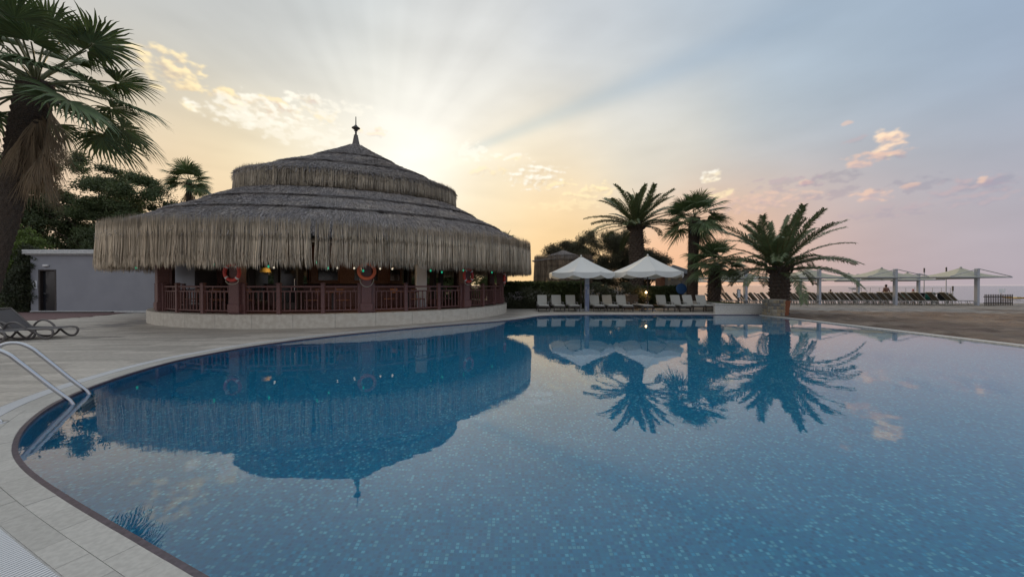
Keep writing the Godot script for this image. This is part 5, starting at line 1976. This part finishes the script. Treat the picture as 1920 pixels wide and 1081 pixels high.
func make_beach_loungers() -> void:
	var t := thing("beach_lounger", "black sling beach lounger with pale frame under the shade canopies", "beach lounger", Vector3.ZERO, 0.0, "beach loungers under the shade canopies")
	var m := MB.new()
	for s in [-1, 1]:
		m.tube([Vector3(s * 0.30, 0.32, -0.3), Vector3(s * 0.30, 0.32, 1.3)], 0.022, 6)
		m.tube([Vector3(s * 0.30, 0.32, 0.0), Vector3(s * 0.30, 0.98, -0.52)], 0.022, 6)
	m.tube([Vector3(-0.30, 0.98, -0.52), Vector3(0.30, 0.98, -0.52)], 0.022, 6)
	m.tube([Vector3(-0.30, 0.32, 1.3), Vector3(0.30, 0.32, 1.3)], 0.022, 6)
	part(t, "frame", m.done(M.frame_pale))
	m = MB.new()
	m.box(Vector3(0, 0.33, 0.65), Vector3(0.56, 0.02, 1.26))
	part(t, "seat", m.done(M.sling_black))
	m = MB.new()
	m.box(Vector3(0, 0.65, -0.26), Vector3(0.56, 0.80, 0.02), Basis(Vector3.RIGHT, -0.667))
	part(t, "backrest", m.done(M.sling_black))
	for s in [-1, 1]:
		for z in [-0.2, 1.15]:
			m = MB.new()
			m.tube([Vector3(s * 0.30, 0.32, z), Vector3(s * 0.30, -0.04, z + 0.08)], 0.02, 6)
			part(t, "leg", m.done(M.frame_pale))
	rng.seed = 77
	var spots := []
	for k in 20: spots.append([17.6 + k * 0.88, 31.2 - k * 0.10, 1.25, "row nearest the pool"])
	for k in 19: spots.append([18.3 + k * 0.95, 34.2 - k * 0.08, 1.25, "third row from the pool"])
	for k in 26: spots.append([20.0 + k * 0.92, 37.4 - k * 0.05, 1.3, "row nearest the sea"])
	for k in 18: spots.append([18.0 + k * 0.93, 32.7 - k * 0.09, 1.25, "second row from the pool"])
	for k in 20: spots.append([19.2 + k * 0.95, 35.8 - k * 0.06, 1.3, "fourth row from the pool"])
	for k in 4: spots.append([34.2 + k * 1.0, 32.3, 2.3, "short row beside the picket fence"])
	for k in 4: spots.append([33.0 + k * 1.0, 34.6, 2.3, "short row beside the picket fence"])
	var i := 0
	for q in spots:
		var x: float = q[0] + rr(-0.12, 0.12)
		var d: float = q[1] + rr(-0.15, 0.15)
		var p := at(x, d, ground_y(x, d) - 0.01)
		var turn: float = q[2] + rr(-0.12, 0.12)
		if i == 0:
			t.position = p
			t.rotation.y = turn
		else:
			copy(t, "beach_lounger", p, turn)
		get_child(-1).set_meta("label", "black sling beach lounger in the " + q[3])
		i += 1
	# green towels on two backs
	for q in [[34.2, 32.3, "green towel hung on a beach lounger near the white canopy post"], [36.2, 32.3, "green towel hung on a beach lounger near the picket fence"]]:
		m = MB.new()
		m.box(Vector3(0, 0.70, -0.30), Vector3(0.58, 0.72, 0.05), Basis(Vector3.RIGHT, -0.667), 0.015)
		m.box(Vector3(0, 0.80, -0.44), Vector3(0.58, 0.45, 0.02), Basis(Vector3.RIGHT, -0.3), 0.005)
		var w := part(self, "towel", m.done(M.towel_green), at(q[0], q[1], ground_y(q[0], q[1])), 2.3)
		tag(w, q[2], "towel")

func make_beach() -> void:
	make_canopies()
	make_beach_loungers()
	var t := thing("picket_fence", "short dark wooden picket fence standing on the sand", "fence", at(37.2, 28.5, -0.02), 0.05)
	for k in 17:
		var m := MB.new()
		m.box(Vector3(-1.12 + k * 0.14, 0.42, 0), Vector3(0.06, 0.86, 0.03), Basis.IDENTITY, 0.006)
		part(t, "picket", m.done(M.black_wood))
	var m := MB.new()
	for y in [0.18, 0.66]:
		m.box(Vector3(0, y, -0.035), Vector3(2.4, 0.06, 0.03))
	part(t, "cross_rail", m.done(M.black_wood))
	t = thing("beach_sign", "small white sign on a post behind the picket fence", "sign", at(59.0, 45.0, ground_y(59, 45)))
	m = MB.new()
	m.tube([Vector3(0, -0.1, 0), Vector3(0, 1.5, 0)], 0.04, 8)
	part(t, "post", m.done(M.frame_grey))
	m = MB.new()
	m.box(Vector3(-0.1, 1.5, 0.05), Vector3(0.5, 0.5, 0.03), Basis.IDENTITY, 0.008)
	m.box(Vector3(0.32, 1.55, 0.05), Vector3(0.24, 0.5, 0.03), Basis.IDENTITY, 0.008)
	part(t, "board", m.done(M.sign_white))
	t = thing("notice_board", "narrow framed notice board beside the short fan palm", "notice board", at(15.9, 26.2, 0.0))
	m = MB.new()
	m.box(Vector3(0, 0.62, 0), Vector3(0.07, 1.3, 0.05), Basis.IDENTITY, 0.01)
	part(t, "post", m.done(M.frame_dark))
	m = MB.new()
	m.box(Vector3(0, 0.92, 0.04), Vector3(0.26, 0.62, 0.03), Basis.IDENTITY, 0.008)
	var bd := part(t, "frame", m.done(M.frame_dark))
	m = MB.new()
	m.box(Vector3(0, 0.92, 0.062), Vector3(0.20, 0.54, 0.012), Basis.IDENTITY, 0.003)
	part(bd, "sheet", m.done(M.sign_white))
	# pier
	t = thing("wooden_pier", "long low wooden pier over the sea behind the loungers", "pier", at(63.5, 62.0, -1.2))
	m = MB.new()
	m.box(Vector3(0, 1.38, 0), Vector3(16.5, 0.18, 2.6))
	part(t, "walkway", m.done(M.slat_wood))
	for k in 8:
		m = MB.new()
		m.tube([Vector3(-7.7 + k * 2.2, -2.5, 1.1), Vector3(-7.7 + k * 2.2, 1.3, 1.1)], 0.13, 8)
		m.tube([Vector3(-7.7 + k * 2.2, -2.5, -1.1), Vector3(-7.7 + k * 2.2, 1.3, -1.1)], 0.13, 8)
		part(t, "pile", m.done(M.black_wood))
	for k in 12:
		m = MB.new()
		m.tube([Vector3(-8.0 + k * 1.45, 1.45, 1.2), Vector3(-8.0 + k * 1.45, 2.35, 1.2)], 0.035, 6)
		part(t, "rail_post", m.done(M.frame_grey))
	m = MB.new()
	m.tube([Vector3(-8.0, 2.33, 1.2), Vector3(8.0, 2.33, 1.2)], 0.02, 6)
	part(t, "rail_rope", m.done(M.rope))
	for q in [[68.5, 62.0, 4.3, "thin tall pole on the wooden pier near its railing"], [71.0, 61.0, 4.4, "thin tall pole at the sea end of the wooden pier"], [65.0, 55.0, 1.3, "short dark post standing in the shallows"]]:
		var pt := thing("mooring_pole", q[3], "pole", at(q[0], q[1], -1.9))
		m = MB.new()
		m.tube([Vector3.ZERO, Vector3(0, q[2] + 1.9, 0)], 0.06, 8)
		part(pt, "shaft", m.done(M.frame_grey))
		m = MB.new()
		m.tube([Vector3(0, q[2] + 1.3, 0), Vector3(0, q[2] + 2.0, 0)], 0.10, 8)
		part(pt, "cap", m.done(M.frame_dark))
	for q in [[230.0, 250.0, 0.3, "small low boat far out on the sea"], [97.0, 72.0, 1.2, "yellow canoe floating near the shore"]]:
		var b := thing("boat", q[3], "boat", at(q[0], q[1], -1.2), q[2])
		m = MB.new()
		var rows := []
		for i in 13:
			var u := i / 12.0 * 2.0 - 1.0
			var w := 0.9 * (1.0 - u * u * u * u)
			var line := PackedVector3Array()
			for j in 7:
				var a := PI * j / 6.0
				line.append(Vector3(u * 3.0, -0.25 * sin(a) + 0.35 + 0.25 * u * u, cos(a) * w * 0.6))
			rows.append(line)
		m.grid(rows)
		part(b, "hull", m.done(M.lamp_yellow if q[0] < 100 else M.boat))
		m = MB.new()
		m.box(Vector3(-0.4, 0.42, 0), Vector3(1.3, 0.3, 0.6), Basis.IDENTITY, 0.05)
		part(b, "thwart", m.done(M.frame_grey))
		if q[0] > 100: b.scale = Vector3.ONE * 2.2
	person("shirtless person in dark shorts standing among the beach loungers", at(34.1, 34.0, ground_y(34.1, 34.0)), PI, Color(0.17, 0.085, 0.055), Color(0.17, 0.085, 0.055), Color(0.02, 0.022, 0.03))
	person("person in dark clothes standing at the shore behind the loungers", at(41.0, 48.0, ground_y(41, 48)), 2.2, Color(0.04, 0.035, 0.04), Color(0.15, 0.08, 0.055), Color(0.025, 0.025, 0.03))
	person("person in a red cap walking on the beach towards the pier", at(50.0, 46.5, ground_y(50, 46.5)), 1.2, Color(0.05, 0.03, 0.035), Color(0.15, 0.08, 0.055), Color(0.03, 0.03, 0.035), Color(0.35, 0.03, 0.03))

# ------------------------------------------------------------------ people
func body_net(m: MB, bones: Array, lo: Vector3, hi: Vector3, cell: float, paint: Callable) -> void:
	# bones: [a, b, ra, rb]; the smooth union of tapered capsules, meshed as surface nets
	var nx := int((hi.x - lo.x) / cell) + 2
	var ny := int((hi.y - lo.y) / cell) + 2
	var nz := int((hi.z - lo.z) / cell) + 2
	var f := PackedFloat32Array()
	f.resize(nx * ny * nz)
	f.fill(1.0)
	for k in nz:
		for j in ny:
			for i in nx:
				var p := lo + Vector3(i, j, k) * cell
				var acc := 0.0
				var best := 1.0
				for b in bones:
					var a: Vector3 = b[0]
					var ab: Vector3 = b[1] - a
					var h := clampf((p - a).dot(ab) / maxf(ab.length_squared(), 1e-6), 0, 1)
					var dd: float = p.distance_to(a + ab * h) - lerpf(b[2], b[3], h)
					if dd < 0.12: acc += exp(-dd * 60.0)
					best = minf(best, dd)
				f[(k * ny + j) * nx + i] = -log(acc) / 60.0 if acc > 0.0 else best
	var idx := {}
	var pos := PackedVector3Array()
	for k in nz - 1:
		for j in ny - 1:
			for i in nx - 1:
				var s := Vector3.ZERO
				var n := 0
				for e in [[0, 1], [2, 3], [4, 5], [6, 7], [0, 2], [1, 3], [4, 6], [5, 7], [0, 4], [1, 5], [2, 6], [3, 7]]:
					var c0 := Vector3i(e[0] & 1, (e[0] >> 1) & 1, e[0] >> 2)
					var c1 := Vector3i(e[1] & 1, (e[1] >> 1) & 1, e[1] >> 2)
					var f0 := f[((k + c0.z) * ny + j + c0.y) * nx + i + c0.x]
					var f1 := f[((k + c1.z) * ny + j + c1.y) * nx + i + c1.x]
					if (f0 < 0) != (f1 < 0):
						s += Vector3(c0).lerp(Vector3(c1), f0 / (f0 - f1))
						n += 1
				if n:
					idx[(k * ny + j) * nx + i] = pos.size()
					pos.append(lo + (Vector3(i, j, k) + s / n) * cell)
	var strides := [1, nx, nx * ny]
	for key in idx:
		for ax in 3:
			var u: int = strides[(ax + 1) % 3]
			var w: int = strides[(ax + 2) % 3]
			var nb: int = key + strides[ax]
			if nb >= f.size() or (f[key] < 0) == (f[nb] < 0): continue
			if not (idx.has(key - u) and idx.has(key - w) and idx.has(key - u - w)): continue
			var q := [pos[idx[key]], pos[idx[key - u]], pos[idx[key - u - w]], pos[idx[key - w]]]
			var out := Vector3.ZERO
			out[ax] = 1.0 if f[key] < 0 else -1.0
			m.col = paint.call((q[0] + q[2]) / 2.0)
			m.quad_out(q[0], q[1], q[2], q[3], out)

func person(label: String, pos: Vector3, turn: float, shirt: Color, skin: Color, shorts: Color, cap := Color(0.02, 0.015, 0.012)) -> void:
	var t := thing("person", label, "person", pos, turn)
	var bones := [[Vector3(0, 0.95, 0), Vector3(0, 1.15, 0.0), 0.135, 0.125], [Vector3(-0.07, 0.97, 0), Vector3(0.07, 0.97, 0), 0.115, 0.115], [Vector3(-0.07, 1.32, 0), Vector3(0.07, 1.32, 0), 0.125, 0.125], [Vector3(0, 1.12, 0), Vector3(0, 1.34, 0), 0.125, 0.13], [Vector3(-0.16, 1.43, 0), Vector3(0.16, 1.43, 0), 0.065, 0.065], [Vector3(0, 1.42, 0), Vector3(0, 1.56, 0.01), 0.058, 0.055]]
	var head := [[Vector3(0, 1.64, 0.0), Vector3(0, 1.69, 0.0), 0.082, 0.09], [Vector3(0, 1.60, 0.05), Vector3(0, 1.62, 0.04), 0.045, 0.05], [Vector3(0, 1.645, 0.085), Vector3(0, 1.625, 0.10), 0.012, 0.016], [Vector3(-0.085, 1.65, 0), Vector3(-0.09, 1.63, 0), 0.018, 0.014], [Vector3(0.085, 1.65, 0), Vector3(0.09, 1.63, 0), 0.018, 0.014], [Vector3(0, 1.50, 0.0), Vector3(0, 1.58, 0.01), 0.055, 0.055]]
	for s in [-1.0, 1.0]:
		bones.append([Vector3(s * 0.19, 1.42, 0), Vector3(s * 0.29, 1.15, -0.03), 0.055, 0.043])
		bones.append([Vector3(s * 0.29, 1.15, -0.03), Vector3(s * 0.27, 0.90, 0.06), 0.042, 0.03])
		bones.append([Vector3(s * 0.09, 0.92, 0), Vector3(s * 0.115, 0.50, 0.01), 0.095, 0.058])
		bones.append([Vector3(s * 0.115, 0.50, 0.01), Vector3(s * 0.125, 0.09, -0.02), 0.058, 0.038])
		bones.append([Vector3(s * 0.125, 0.045, -0.04), Vector3(s * 0.14, 0.035, 0.15), 0.042, 0.032])
	var m := MB.new()
	var paint := func(p: Vector3) -> Color:
		if p.y > 1.70 or (p.y > 1.6 and p.z < -0.02): return cap
		if p.y > 1.48: return skin
		if p.y > 1.0 and absf(p.x) < 0.235: return shirt
		if p.y > 0.55 and p.y < 1.0 and absf(p.x) < 0.225: return shorts
		return skin
	body_net(m, bones, Vector3(-0.40, -0.03, -0.22), Vector3(0.40, 1.58, 0.24), 0.03, paint)
	body_net(m, head, Vector3(-0.13, 1.49, -0.13), Vector3(0.13, 1.82, 0.15), 0.013, paint)
	for s in [-1.0, 1.0]:
		var w := Vector3(s * 0.27, 0.90, 0.06)
		var hand := [[w + Vector3(0, 0.03, 0), w + Vector3(0, -0.07, 0.01), 0.026, 0.03]]
		for k in 4:
			var b := w + Vector3(0, -0.085, -0.024 + k * 0.019)
			var l: float = [0.055, 0.072, 0.078, 0.068][k]
			hand.append([b, b + Vector3(-s * 0.008, -l * 0.55, 0.004), 0.010, 0.009])
			hand.append([b + Vector3(-s * 0.008, -l * 0.55, 0.004), b + Vector3(-s * 0.026, -l, 0.006), 0.009, 0.007])
		hand.append([w + Vector3(0, -0.03, 0.026), w + Vector3(-s * 0.012, -0.075, 0.052), 0.012, 0.009])
		body_net(m, hand, w + Vector3(-0.06, -0.19, -0.06), w + Vector3(0.06, 0.06, 0.08), 0.008, paint)
	part(t, "body", m.done(M.skin))

# ------------------------------------------------------------------ build
func _ready() -> void:
	rng.seed = 1
	var t0 := Time.get_ticks_msec()
	make_view()
	print("sky ", Time.get_ticks_msec() - t0)
	rng.seed = 2
	make_materials()
	print("materials ", Time.get_ticks_msec() - t0)
	rng.seed = 3
	make_ground()
	print("ground ", Time.get_ticks_msec() - t0)
	rng.seed = 4
	make_pavilion()
	make_building()
	print("pavilion ", Time.get_ticks_msec() - t0)
	make_kiosk()
	make_trees()
	print("trees ", Time.get_ticks_msec() - t0)
	make_palms()
	print("palms ", Time.get_ticks_msec() - t0)
	rng.seed = 6
	make_poolside()
	make_ladder()
	make_resin_lounger()
	rng.seed = 7
	make_beach()
	print("beach ", Time.get_ticks_msec() - t0)
